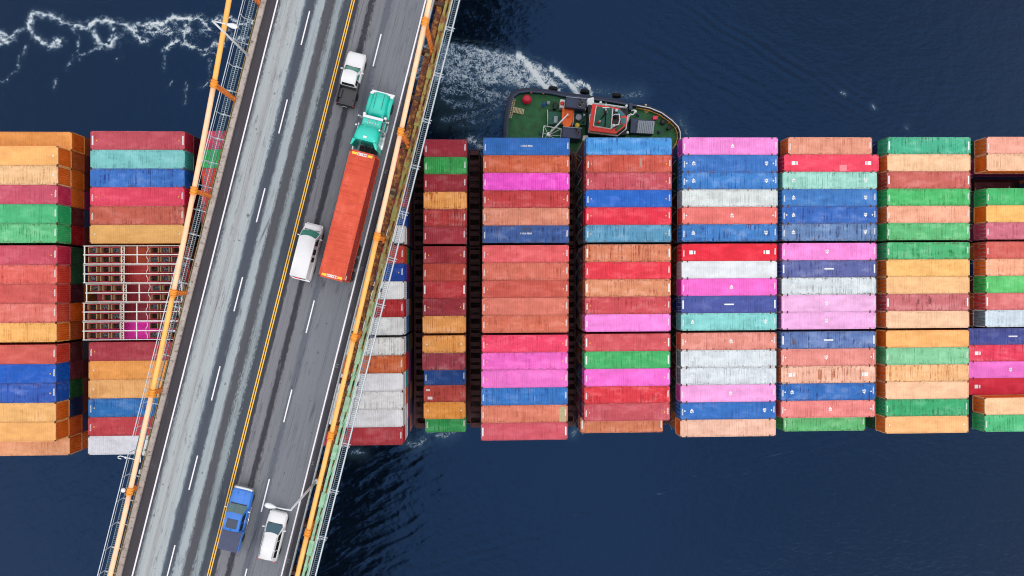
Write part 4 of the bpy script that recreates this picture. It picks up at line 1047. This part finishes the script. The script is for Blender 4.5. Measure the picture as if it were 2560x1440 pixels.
ob('sunroof', MB().box(-.52,.52,-.62,.28,1.945,1.975), e, mat=M('sunroof_glass', (52,62,84), .15)); ob('antenna', MB().lathe([(.03,0),(.05,.03),(.01,.12)], (0,-.78,1.94), 8), e, mat=BLK)
bb = bevel(ob('bed', MB().box(-1.0,1.0,-3.12,-1.06,.46,1.22), e, mat=BP), .03)
ob('bed_cover', MB().box(-.95,.95,-3.08,-1.09,1.222,1.27), bb, mat=M('tonneau_vinyl', (62,68,98), .6, var=.1)); ob('rear_bumper', MB().box(-.94,.94,-3.24,-3.125,.44,.66), e, mat=CHR)
ob('step_bar', MB().tube([(1.04,-.9,.42),(1.04,1.2,.42)], .05, 6).tube([(-1.04,-.9,.42),(-1.04,1.2,.42)], .05, 6), e, mat=CHR)
lights(e, .98, 2.98, -3.1, .82, .95); mirrors(e, 1.0, 1.02, 1.25, CHR)
for y in (2.0,-1.95):
    for s in (-1, 1): wheel(e, s*.88, y, .41, .27)
ob('cowl', MB().box(-.8,.8,1.5,1.58,1.205,1.25), e, mat=BLK); ob('door_seam', MB().box(1.028,1.036,.1,.13,.6,1.1).box(1.028,1.036,-.85,-.82,.6,1.1), e, mat=BLK)
# white SUV
e = veh('suv', 'white suv below the right street lamp in the outer lane', 'car', 5.32, -23.65)
ob('body', body([(-2.36,.72,.82,.76,.44,.98,0),(-2.28,.84,.92,.86,.36,1.02,0),(-1.0,.88,.95,.88,.32,1.04,0),(.6,.88,.95,.88,.32,1.04,0),(1.3,.88,.95,.84,.32,1.02,.04),(1.9,.86,.93,.78,.34,.96,.06),(2.25,.78,.86,.68,.38,.88,.05),(2.42,.6,.7,.48,.46,.78,.03)]), e, mat=WP)
c, pane, side = cabin(1.20,.45,-1.95,-2.28,.86,.66,1.03,1.66,.18,.05)
ob('cab', c, e, mat=WP); ob('windshield', pane(0,.04,.93,.92), e, mat=GLT); ob('rear_window', pane(3,.12,.85,.85), e, mat=GLD)
for s in (-1, 1): ob('side_window', side(s,.8,-.1,slant0=-.35), e, mat=GLD); ob('side_window', side(s,-.16,-1.05), e, mat=GLD); ob('side_window', side(s,-1.12,-1.85,slant1=.12), e, mat=GLD)
ob('roof_rail', MB().tube([(.6,.3,1.74),(.6,-1.8,1.74)], .025, 6).tube([(-.6,.3,1.74),(-.6,-1.8,1.74)], .025, 6), e, mat=CHR)
lights(e, .9, 2.3, -2.34, .72, .92); mirrors(e, .9, .85, 1.08, WP)
for y in (1.5,-1.45):
    for s in (-1, 1): wheel(e, s*.83, y, .36)
ob('cowl', MB().box(-.72,.72,1.28,1.38,1.04,1.075), e, mat=BLK)
# teal semi tractor
TP = paint('teal_truck_paint', (14,198,178)); TPD = M('truck_chassis', (38,38,42), .7, var=.2)
e = veh('semi_tractor', 'teal conventional semi truck tractor with chrome trim hauling the orange container', 'truck', 5.28, 14.8)
ob('frame_rail', MB().box(-.45,-.33,-3.4,4.6,.75,1.0).box(.33,.45,-3.4,4.6,.75,1.0), e, mat=TPD)
ob('hood', body([(3.3,.8,.86,.74,1.0,1.92,.05),(4.2,.78,.82,.68,.98,1.86,.05),(5.2,.72,.76,.58,.95,1.74,.05),(5.75,.66,.7,.5,.95,1.62,.04),(5.86,.5,.55,.4,1.0,1.5,.02)]), e, mat=TP)
ob('hood_seam', MB().box(-.40,-.375,3.4,5.7,1.86,1.905).box(.375,.40,3.4,5.7,1.86,1.905), e, mat=BLK)
ob('grille', MB().box(-.46,.46,5.80,5.92,.7,1.46), e, mat=CHR)
ob('front_bumper', MB().box(-1.12,1.12,5.88,6.12,.45,.85), e, mat=CHR)
for s in (-1, 1):
    fd = MB(); rr = []
    for y, z in ((3.55,1.0),(3.75,1.28),(4.3,1.46),(4.95,1.46),(5.5,1.28),(5.78,1.0)):
        rr.append([(s*.74,y,z-.3),(s*1.16,y,z-.34),(s*1.18,y,z-.05),(s*1.02,y,z),(s*.72,y,z+.02)])
    if s < 0: rr = [q[::-1] for q in rr]
    fd.loft(rr); ob('fender', fd, e, mat=TP)
    ob('headlight', MB().cbox((s*.98,5.72,1.2),(.30,.22,.2)), e, mat=HEAD)
    ob('mirror', MB().cbox((s*1.42,3.05,2.1),(.22,.1,.5)).tube([(s*1.05,3.0,2.4),(s*1.42,3.05,2.4)], .03, 6).tube([(s*1.05,3.0,1.9),(s*1.42,3.05,1.9)], .03, 6), e, mat=CHR)
    ob('air_cleaner', MB().lathe([(.1,1.25),(.2,1.3),(.2,2.0),(.12,2.1)], (s*1.02,3.42,0), 12), e, mat=CHR)
    ob('fuel_tank', MB().lathe([(.2,-.75),(.33,-.7),(.33,1.0),(.2,1.05)], (s*.98,1.3,.72), 14, 'y'), e, mat=CHR)
    ob('step', MB().box(min(s*.9,s*1.2),max(s*.9,s*1.2),2.4,3.2,.45,.55), e, mat=CHR)
    ob('exhaust_stack', MB().tube([(s*1.12,1.95,.9),(s*1.12,1.95,3.6),(s*1.12,1.85,3.85)], .085, 10), e, mat=CHR)
cb = MB().taper((-1.0,2.1),(1.0,3.28),.95,(-.9,2.1),(.9,2.92),2.62); ob('cab', cb, e, mat=TP)
ob('windshield', MB().slab([(-.88,3.285,1.9),(.88,3.285,1.9),(.84,2.95,2.56),(-.84,2.95,2.56)], .012), e, mat=GLD)
ob('sun_visor', MB().box(-.98,.98,2.96,3.22,2.60,2.66), e, mat=CHR)
for x in (-.62,-.2,-.06,.08,.62):
    ob('roof_light', MB().lathe([(.06,0),(.07,.05),(.03,.12)], (x,2.55,2.655), 8), e, mat=HEAD)
for x in (-.36,.36): ob('air_horn', MB().tube([(x,2.2,2.70),(x,2.85,2.70)], [.03,.07], 8), e, mat=CHR)
ob('cab_roof', MB().taper((-.92,2.1),(.92,2.95),2.622,(-.84,2.1),(.84,2.8),2.70), e, mat=TP)
for s in (-1, 1): ob('side_window', MB().slab([(s*.962,2.25,1.75),(s*.962,3.0,1.75),(s*.925,2.85,2.4),(s*.925,2.25,2.4)][::s], .014), e, mat=GLD)
rr = []
for y, w, z, r in ((2.34,.50,2.74,.10),(2.24,.80,3.02,.14),(1.98,1.02,3.38,.2),(1.6,1.10,3.62,.22),(1.1,1.13,3.80,.22),(.58,1.14,3.86,.2)):
    pts = [(w,y,.95),(w+.0,y,z-.35),(w-.10,y,z-.08),(w-.32,y,z+.02),(w*.4,y,z+r*.5),(0,y,z+r*.6)]
    rr.append(pts+[(-p[0],p[1],p[2]) for p in pts[-2::-1]])
sl = ob('sleeper', MB().loft(rr), e, mat=TP); ob('roof_vent', MB().box(-.16,.16,.8,1.0,3.97,4.04), sl, mat=HEAD)
ob('roof_crease', MB().bar((-.38,2.0,3.50),(-.42,.65,3.95),.05).bar((.38,2.0,3.50),(.42,.65,3.95),.05), sl, mat=TP)
for s in (-1, 1):
    ob('side_fairing', MB().slab([(s*1.12,.59,1.0),(s*1.20,.03,1.0),(s*1.24,.03,3.55),(s*1.12,.59,3.84)][::s], .05).slab([(s*.8,.58,3.86),(s*1.12,.58,3.78),(s*1.26,.01,3.52),(s*1.1,.05,3.6)][::-s], .06), e, mat=TP)
ob('deck_plate', MB().box(-.9,.9,-1.3,.5,1.02,1.06), e, mat=TPD); ob('fifth_wheel', MB().lathe([(.5,1.02),(.52,1.12),(.45,1.18)], (0,-2.2,0), 16), e, mat=TPD)
ob('air_lines', MB().tube([(-.3,.52,2.0),(-.35,.1,1.3),(-.25,-.5,1.8)], .04, 6).tube([(.3,.52,2.0),(.25,.1,1.25),(.3,-.5,1.8)], .04, 6), e, mat=M('air_line_rubber', (70,70,76), .6))
for y, w in ((4.75,1.02),(-1.6,.98),(-2.85,.98)):
    for s in (-1, 1):
        wheel(e, s*w, y, .5, .28)
        if y < 0: wheel(e, s*(w-.31), y, .5, .26)
for s in (-1, 1): ob('mud_flap', MB().box(min(s*.7,s*1.18),max(s*.7,s*1.18),-3.52,-3.49,.25,1.0), e, mat=CHR)
# container chassis and its orange box
e = veh('container_chassis', 'black three-axle chassis trailer under the orange container on the bridge', 'trailer', 5.46, 8.2)
ob('main_beam', MB().box(-.5,-.35,-6.0,5.9,.95,1.25).box(.35,.5,-6.0,5.9,.95,1.25), e, mat=TPD)
for y in (-5.9,-3,0,3,5.85): ob('cross_member', MB().box(-1.2,1.2,y-.1,y+.1,1.255,1.36), e, mat=TPD)
ob('landing_leg', MB().box(-.75,-.62,3.2,3.35,.1,.95).box(.62,.75,3.2,3.35,.1,.95), e, mat=TPD)
for y in (-2.9,-4.2,-5.5):
    ob('axle', MB().tube([(-1.0,y,.5),(1.0,y,.5)], .07, 8), e, mat=TPD)
    for s in (-1, 1): wheel(e, s*1.14, y, .5, .28); wheel(e, s*.82, y, .5, .26)
ob('rear_bumper', MB().box(-1.15,1.15,-6.12,-6.02,.45,.6), e, mat=TPD)
for s in (-1, 1): ob('tail_light', MB().box(min(s*.8,s*1.1),max(s*.8,s*1.1),-6.15,-6.122,.65,.78), e, mat=TAIL)
oc = (226,88,60); T = container_meshes(12.19, 2.7)
p = B(5.46, 8.2, BZ+1.37)
e = thing('shipping_container', 'orange shipping container riding on the chassis behind the teal truck', 'container', p, BANG+R(90))
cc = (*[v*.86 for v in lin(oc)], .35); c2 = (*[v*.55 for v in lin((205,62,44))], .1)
ob('roof', MB().box(-5.99,5.99,-1.148,1.148,2.62,2.672), e, mat=CM, color=cc)
for xx in np.linspace(-4.8,4.8,9): ob('roof_bow', MB().box(xx-.02,xx+.02,-1.14,1.14,2.672,2.678), e, mat=CM, color=cc)
for nm, key, k in (('frame','frame',cc),('side_wall','sideL',c2),('side_wall','sideR',c2),('front_wall','front',c2)): ob(nm, T[key], e, color=k)
for k in ('doorL','doorR'): d = ob('door', T[k], e, color=c2); ob('lock_rods', T[k+'_rods'], d)
for sx in (-1, 1):
    for sy in (-1, 1): ob('corner_casting', TM[(12.19,2.7)]['cast'], e, (sx*6.005, sy*1.14, 2.643), color=cc).data
TXT = glyph_bar(6, .95, .26, 12, .05).mesh('height_marking', [MARK])
for sx in (-1, 1):
    ob('height_marking', TXT, e, (sx*5.82, 0, 2.684), -math.pi/2)
    for sy in (-1, 1): ob('warning_stripe', MB().box(-.11,.11,-.22,.22,0,.004), e, (sx*5.82, sy*.74, 2.684), mat=MARKY)
ob('number_plate', MB().box(-.5,-.1,-.02,.02,0,.3), e, (-5.4,-1.235,2.1), mat=MARK)
# ------------------------------------------------------------------ tugboat
TZ = 3.2
ta, tb = W(1257,300,TZ), W(1706,346,TZ)
T_ANG = math.atan2(tb.y-ta.y, tb.x-ta.x); T_C = (ta+tb)/2
tug = thing('tugboat', 'green-decked tugboat with navy hull pushing against the ship side', 'tugboat', (T_C.x, T_C.y, 0), T_ANG)
TI = (Matrix.Translation((T_C.x, T_C.y, 0)) @ Matrix.Rotation(T_ANG, 4, 'Z')).inverted()
def TP_(px, py, z): v = TI @ W(px, py, z); return (v.x, v.y)
def zz(q, z): """point measured in the enlarged view of the tug"""; return TP_(q[0]/5.333+1240, q[1]/5.333+200, z)
NV = M('tug_navy', (40,52,84), .5, var=.2, scale=1.5); FEN = M('fender_rubber', (40,46,68), .75, var=.25, scale=2); TYR = M('fender_tyre', (20,20,24), .9, var=.3)
GD = M('tug_deck_green', (34,100,56), .7, var=.3, scale=.8, dirt=(44,66,40), dirt_amt=.2); GU = M('upper_deck_green', (16,90,72), .6, var=.2, scale=1.5)
TW = M('tug_white', (228,232,234), .45, var=.08, scale=3); TR = M('tug_red', (226,44,30), .5, var=.1); TO = M('rescue_orange', (244,104,30), .5, var=.1)
TY = M('tug_yellow', (234,196,66), .5, var=.12); TG = M('tug_grey', (150,160,172), .5, var=.15); TB = M('tug_black', (22,24,34), .6, var=.3); TT = M('tug_teal', (38,120,130), .5, var=.15); TAN = M('tug_tan', (206,190,150), .6, var=.15); RED = M('buoy_red', (200,24,58), .35, var=.08); ORL = M('tug_orange_rail', (220,150,50), .5)
out = [(95,760),(110,560),(135,400),(160,270),(200,170),(270,122),(400,106),(700,128),(900,168),(1200,203),(1500,240),(1740,280),(1900,305),(2080,340),(2240,405),(2380,505),(2465,600),(2492,680)]
up = [zz(q, TZ) for q in out]; up = [(u, max(v, .05)) for u, v in up if v > 0]
bowu = max(u for u, v in up)
stu = min(u for u, v in up)
outer = sorted(up, key=lambda p: p[0])
outer = [(stu-.05, 0.0)] + up + [(bowu+.15, 0.0)]
def offset(poly, d): return [(u*(1-d/15.0), v-d*(1 if v > .3 else 0)*min(1, v/3)) for u, v in poly]
def closed(h): return h+[(u, -v) for u, v in reversed(h[1:-1])]
O0 = closed(outer); n_ = len(O0)
def ringz(d, z): return [(u, v, z) for u, v in closed(offset(outer, d))]
hull = MB(); hull.loft([ringz(1.6,-1.5), ringz(.55,.2), ringz(.35,2.2)], caps=True, smooth=False); ob('hull', hull, tug, mat=NV)
dk = MB(); q = closed(offset(outer, .62)); dk.prism([(u, v) for u, v in q], 2.203, 2.26); ob('deck', dk, tug, mat=GD)
bw_ = MB(); ra, rb, rc_, rd = ringz(.30,1.7), ringz(.30,3.15), ringz(.60,3.15), ringz(.60,2.262)
bw_.loft([ra, rb, rc_, rd], caps=False, smooth=False); ob('bulwark', bw_, tug, mat=NV)
fe = MB(); pts = [(u, v, 2.75) for u, v in closed(offset(outer, .16))]; m_ = len(outer)
aft = [p for p in pts if p[0] < bowu-9.6]; k0 = next(i for i, p in enumerate(pts) if p[0] >= bowu-9.6)
path = [(u, -v, z) for u, v, z in reversed(pts[1:k0])]+[p for p in pts[:k0]]
fe.tube(path, .34, 10); ob('stern_fender', fe, tug, mat=FEN)
bp_ = [p for p in pts[:m_] if p[0] >= bowu-9.8]; bpath = bp_+[(u, -v, z) for u, v, z in reversed(bp_[:-1])]
ob('bow_fender', MB().tube([(u, v, 2.35) for u, v, z in bpath], .30, 8), tug, mat=FEN)
bow_in = [(u, v, 3.2) for u, v in offset(outer, .45) if u >= bowu-9.2]
full = bow_in+[(u, -v, z) for u, v, z in reversed(bow_in[:-1])]
ob('bow_rail', MB().tube(full, .085, 8), tug, mat=TW)
ob('inner_rail', MB().tube([(u-.45*(u-bowu+9)/9, v*.93, 2.9) for u, v, z in full], .06, 6), tug, mat=ORL)
for u, v, z in full[1:-1:1]:
    ob('bulwark_stay', MB().bar((u-.15, v*.95, 3.0), (u-.6, v*.82, 2.28), .08), tug, mat=ORL)
for cx in (760,1185,1610):
    for sv in (1, -1):
        u, v = zz((cx, 128 if cx < 800 else 165 if cx < 1300 else 218), 2.2)
        ob('tyre_fender', MB().lathe([(.42,-.24),(.74,-.26),(.80,-.1),(.80,.1),(.74,.26),(.42,.24)], (u, (v+.15)*sv, 2.1), 14, 'y'), tug, mat=TYR)
# aft deck fittings
u, v = zz((412,264), 3.0)
ob('towing_post', MB().lathe([(.3,2.26),(.35,2.5),(.66,2.62),(.78,2.95),(.74,3.3),(.5,3.58),(.16,3.7)], (u, v, 0), 18), tug, mat=RED)
a, b2 = zz((232,250), 2.6), zz((182,500), 2.6)
gl = MB(); A_, B_ = Vector((*a, 2.62)), Vector((*b2, 2.62)); d_ = (B_-A_).normalized(); n2 = Vector((-d_.y, d_.x, 0))
for o_ in (-.32, 0, .32): gl.bar(A_+n2*o_, B_+n2*o_, .07)
for k in range(12): gl.bar(A_.lerp(B_, k/11)-n2*.32, A_.lerp(B_, k/11)+n2*.32, .06)
ob('gangway', gl, tug, mat=TAN)
a, b2 = zz((235,395), 2.5), zz((365,425), 2.5); st_ = MB(); A_, B_ = Vector((*a, 2.5)), Vector((*b2, 2.5)); d_ = (B_-A_).normalized(); n2 = Vector((-d_.y, d_.x, 0))
for k in range(8): st_.bar(A_.lerp(B_, k/7)-n2*.45, A_.lerp(B_, k/7)+n2*.45, .13)
st_.bar(A_-n2*.42-Vector((0,0,.1)), B_-n2*.42-Vector((0,0,.1)), .06).bar(A_+n2*.42-Vector((0,0,.1)), B_+n2*.42-Vector((0,0,.1)), .06)
ob('deck_stair', st_, tug, mat=TAN)
for cx, cy in ((470,165),(632,175),(1650,300)):
    u, v = zz((cx, cy), 2.9); ob('deck_lamp', MB().lathe([(.10,2.3),(.16,2.85),(.2,2.95),(.08,3.05)], (u, v, 0), 10), tug, mat=ORL)
def pbox(name, corners, z0, z1, mat, par=None):
    """box from three corners measured on its top face"""
    p = [zz(c, z1) for c in corners]
    if len(p) == 3: p.append((p[0][0]+p[2][0]-p[1][0], p[0][1]+p[2][1]-p[1][1]))
    return ob(name, MB().prism(p, z0, z1), par or tug, mat=mat)
# engine casings (funnels) port and starboard, with exhaust pipes
for pts_, ex in (([(935,225),(1205,250),(1190,395),(920,360)], ((1125,270),(1150,300),(1120,335))), ([(890,625),(1145,645),(1135,790),(880,765)], ((1075,665),(1100,700)))):
    fb = pbox('funnel', pts_, 2.27, 5.6, NV); bevel(fb, .12)
    for k, c in enumerate(ex):
        u, v = zz(c, 6.0); ob('exhaust_pipe', MB().tube([(u, v, 5.5), (u, v, 6.0), (u-.15, v, 6.2)], .17, 10), fb, mat=TB); ob('pipe_collar', MB().lathe([(.2,5.6),(.24,5.66),(.2,5.72)], (u, v, 0), 10), fb, mat=TAN)
    c0, c1 = [zz(pts_[i], 5.6) for i in (0, 1)]
    ob('coaming', MB().bar((*c0, 5.66), (*c1, 5.66), .1), fb, mat=TG)
pbox('cross_beam', [(920,335),(1200,372),(1195,405),(915,368)], 4.2, 4.5, ORL)
# deckhouse under the bridge
pbox('deckhouse', [(1230,330),(1760,370),(1745,730),(1220,720)], 2.27, 5.0, TB)
pbox('boat_deck', [(690,420),(1225,440),(1215,600),(690,590)], 2.27, 3.1, GU)
for c, r, z1, mt in (((1105,492),.55,4.2,TG),((1087,602),.42,3.9,TY)):
    u, v = zz(c, z1); ob('drum', MB().lathe([(r,3.1),(r,z1-.1),(r*.85,z1),(r*.3,z1+.05)], (u, v, 0), 16), tug, mat=mt)
for pts_, z1, mt in (([(770,285),(815,285),(810,385),(765,385)],3.3,TB),([(775,480),(825,480),(820,570),(770,570)],3.5,TG),([(720,500),(772,500),(768,575),(716,575)],3.0,TB),([(705,390),(755,390),(750,460),(700,460)],2.9,TB),([(860,255),(930,265),(920,375),(850,365)],4.2,TW)):
    bevel(pbox('deck_locker', pts_, 2.27, z1, mt), .06)
u, v = zz((882,312), 4.3); ob('life_ring', MB().lathe([(.2,4.21),(.34,4.24),(.34,4.34),(.2,4.36)], (u, v, 0), 14), tug, mat=TR)
# lattice platform and crane
pl = [zz(c, 3.6) for c in ((640,610),(870,650),(860,830),(615,800))]
lat = MB()
for i in range(4): lat.bar((*pl[i], 3.6), (*pl[(i+1)%4], 3.6), .1); lat.bar((*pl[i], 3.6), (*pl[i], 2.27), .08)
c_ = zz((700,735), 3.6)
for i in range(4):
    lat.bar((*c_, 3.6), (*pl[i], 3.6), .06); m2 = ((pl[i][0]+pl[(i+1)%4][0])/2, (pl[i][1]+pl[(i+1)%4][1])/2); lat.bar((*c_, 3.6), (*m2, 3.6), .05)
ob('lattice_platform', lat, tug, mat=TW)
ca, cb_ = zz((700,728), 4.6), zz((965,450), 5.9)
cr = ob('crane', MB().lathe([(.34,2.27),(.3,4.4),(.36,4.5),(.36,4.75),(.2,4.85)], (*ca, 0), 12), tug, mat=TW)
ob('boom', MB().tube([(*ca, 4.65), (*cb_, 5.9)], [.17,.10], 8), cr, mat=TW); ob('hook', MB().tube([(*cb_, 5.9), (*cb_, 5.2)], .05, 6), cr, mat=TB)
# white life-raft canisters and fender bins at both rails
for pts_ in ([(1215,245),(1305,225),(1310,300),(1280,360),(1215,350)], [(1160,740),(1230,735),(1235,800),(1150,810)]):
    bevel(pbox('raft_cradle', pts_, 2.6, 4.4, TW), .12)
# bridge (wheelhouse) with red-bordered roof deck
WZ = 8.2
roof = [(1285,318),(1640,375),(1745,490),(1740,600),(1600,715),(1240,672)]
wh = pbox('wheelhouse', [(1300,340),(1620,392),(1715,500),(1705,590),(1580,690),(1262,655)], 5.02, WZ-.32, TW)
ob('window_band', MB().prism([(u*1.0, v) for u, v in [zz(c, WZ-.9) for c in ((1294,334),(1624,388),(1722,500),(1712,592),(1584,696),(1256,660))]], WZ-1.5, WZ-.75), wh, mat=glass_mat('wheelhouse_glass', (40,92,110)))
rf = pbox('roof', roof, WZ-.3, WZ, TR); ob('roof_deck', MB().prism([zz(c, WZ+.03) for c in ((1345,352),(1560,378),(1538,645),(1302,612))], WZ+.002, WZ+.05), rf, mat=GU)
ob('roof_deck', MB().prism([zz(c, WZ+.03) for c in ((1605,690),(1700,610),(1690,585),(1640,600),(1580,660))], WZ+.002, WZ+.04), rf, mat=GD)
ob('roof_deck', MB().prism([zz(c, WZ+.03) for c in ((1566,382),(1632,398),(1664,480),(1662,585),(1590,640),(1546,646))], WZ+.002, WZ+.045), rf, mat=TB)
ob('console', MB().tube([(*zz(c, WZ+.8), WZ+.5) for c in ((1560,385),(1552,470),(1590,455),(1648,450),(1655,520),(1640,590),(1560,600),(1545,640))], .11, 6), rf, mat=TW)
for tri in ([(1640,380),(1725,470),(1668,480),(1620,440)], [(1672,505),(1732,500),(1728,585),(1668,575)]):
    ob('skylight', MB().prism([zz(c, WZ+.05) for c in tri], WZ+.003, WZ+.07), rf, mat=TT)
def railing(name, pts, z, h=.9, mat=TW, r=.05, closed_=False):
    b = MB(); q = [zz(c, z+h) for c in pts]; q = q+[q[0]] if closed_ else q
    b.tube([(*p, z+h) for p in q], r, 6); b.tube([(*p, z+h*.5) for p in q], r*.7, 5)
    for p in q: b.tube([(*p, z), (*p, z+h)], r, 5)
    return ob(name, b, tug, mat=mat)
railing('roof_railing', [(1338,345),(1300,610),(1535,650),(1560,375)], WZ+.05, .8)
railing('bridge_wing_rail', [(1310,310),(1500,330),(1740,365)], 5.05, 1.0, TW, .08)
railing('bridge_wing_rail', [(1240,690),(1420,715),(1625,740),(1735,650),(1760,470),(1800,450)], 5.05, 1.0, TW, .07)
railing('stair_rail', [(1250,560),(1250,470),(1300,455)], 5.05, 1.0, TW, .06)
for cx, cy, r, mt in ((1610,400,.26,TW),(1570,605,.30,TW),(1370,560,.22,TR),(1388,545,.14,TW),(1465,390,.18,TW),(1480,425,.16,TG),(1600,480,.34,TB)):
    u, v = zz((cx, cy), WZ+.7); ob('radome' if mt is TW else 'roof_fitting', MB().lathe([(r*.7,WZ+.05),(r,WZ+.3),(r,WZ+.5),(r*.6,WZ+.72),(r*.15,WZ+.8)], (u, v, 0), 12), rf, mat=mt)
ms = [zz(c, WZ+1.0) for c in ((1400,520),(1440,470),(1465,600),(1440,400))]
mb = MB().tube([(*ms[1], WZ), (*ms[1], WZ+3.4)], [.14,.07], 8).bar((*ms[0], WZ+.8), (*ms[1], WZ+2.4), .16).bar((*ms[2], WZ+.1), (*ms[1], WZ+2.6), .16).bar((*ms[3], WZ+1.2), (*ms[1], WZ+1.8), .2)
mast = ob('mast', mb, tug, mat=TB)
mc = zz((1465,345), WZ+2.0)
ob('yard', MB().bar((*zz((1420,370), WZ+2), WZ+2), (*zz((1510,365), WZ+2), WZ+2), .12).bar((*mc, WZ+2), (*zz((1468,305), WZ+2), WZ+2), .1), mast, mat=TW)
for c in ((1395,300),(1740,345),(1755,700),(1262,470)):
    u, v = zz(c, 6.2); ob('searchlight', MB().lathe([(.06,5.05),(.06,5.9),(.2,6.0),(.22,6.25),(.1,6.35)], (u, v, 0), 10), tug, mat=TW)
# fore deck
wn = pbox('winch', [(1800,505),(2115,540),(2098,725),(1785,705)], 2.27, 3.7, NV); bevel(wn, .08)
pbox('winch_cover', [(1895,540),(2115,552),(2098,715),(1872,705)], 3.71, 3.95, TG, wn)
gg = MB()
for k in range(9):
    a, b2 = zz((1900+24*k, 545+k*1.2), 4.0), zz((1880+24*k, 702+k*1.2), 4.0); gg.bar((*a, 3.98), (*b2, 3.98), .05)
ob('cover_slat', gg, wn, mat=NV)
pbox('equipment_locker', [(2098,478),(2155,478),(2150,525),(2095,525)], 2.27, 3.2, M('crate_pink', (232,48,96), .5))
for c, r in (((2225,560),.62),((2305,640),.5),((1855,420),.4)):
    u, v = zz(c, 3.0); ob('bollard', MB().lathe([(r*.5,2.27),(r*.5,2.8),(r*.75,2.9),(r*.75,3.05),(r*.3,3.15)], (u, v, 0), 12), tug, mat=TB if r > .45 else TW)
ob('wave_breaker', MB().bar((*zz((1795,310), 3.3), 3.0), (*zz((1790,400), 3.3), 3.0), .5, 1.2), tug, mat=NV)
ob('hose_reel', MB().tube([(*zz(c, 3.3), 3.3) for c in ((1800,410),(1840,400),(1850,430),(1830,460),(1790,465),(1770,490),(1760,560))], .11, 8), tug, mat=TW)
# rescue boat on the boat deck: a thing of its own
rp = W(1240+955/5.333, 200+500/5.333, 4.6)
rb_ = thing('rescue_boat', 'orange rescue boat lying across the tugboat deck under the white crane', 'boat', (rp.x, rp.y, 3.15), R(176)); rb_.scale = (1.15,.76,.9)
rr = []
for y, w, z in ((-2.2,.62,.72),(-2.0,.78,.75),(-.6,.82,.75),(.8,.78,.78),(1.6,.58,.84),(2.15,.28,.92),(2.4,.08,.96)):
    rr.append([(0,y,.02),(w*.6,y,.10),(w,y,.45),(w*1.0,y,z),(w*.72,y,z+.08),(w*.5,y,z-.08),(0,y,z-.12),(-w*.5,y,z-.08),(-w*.72,y,z+.08),(-w,y,z),(-w,y,.45),(-w*.6,y,.10)])
ob('boat_hull', MB().loft(rr), rb_, (0,0,.6), math.pi/2*0, TO); ob('outboard_motor', MB().cbox((0,-2.35,1.35),(.4,.4,.6)), rb_, mat=TB); ob('console', MB().cbox((0,-.5,1.45),(.5,.6,.5)), rb_, mat=TO)
ob('cradle', MB().box(-.7,.7,-1.3,-1.15,0,.75).box(-.7,.7,1.0,1.15,0,.75), rb_, mat=TW)
# ropes, vents and odd gear on the tug's decks
RP = M('mooring_rope', (188,172,128), .9, var=.3, scale=8); RPB = M('blue_rope', (52,92,150), .9, var=.3, scale=8)
for c, mt, r in (((640,330),RPB,.45),((2010,400),RP,.5)):
    u, v = zz(c, 2.5); cl = MB()
    cl.tube([(u+(r-.09*k/7)*math.cos(k*.785), v+(r-.09*k/7)*math.sin(k*.785), 2.32+.012*k) for k in range(36)], .05, 5); ob('rope_coil', cl, tug, mat=mt)
for c, w_, h_, mt in (((700,300),.5,.5,TG),((600,700),.7,.3,GU),((735,620),.4,.8,TB),((1180,460),.35,1.6,TW),((1165,560),.3,1.2,TB),((2180,690),.5,.5,NV),((1900,460),.4,.6,NV),((2000,330),.3,.5,TAN)):
    u, v = zz(c, 2.27+h_); ob('vent', MB().box(u-w_/2, u+w_/2, v-w_/2, v+w_/2, 2.27, 2.27+h_*.8).lathe([(w_*.3,2.27+h_*.8),(w_*.42,2.27+h_*.9),(w_*.2,2.27+h_)], (u, v, 0), 10), tug, mat=mt)
railing('aft_rail', [(690,395),(690,600)], 3.1, .9, TW, .04); railing('boat_deck_rail', [(1040,380),(1035,540),(1010,640)], 3.1, 1.0, TW, .05)
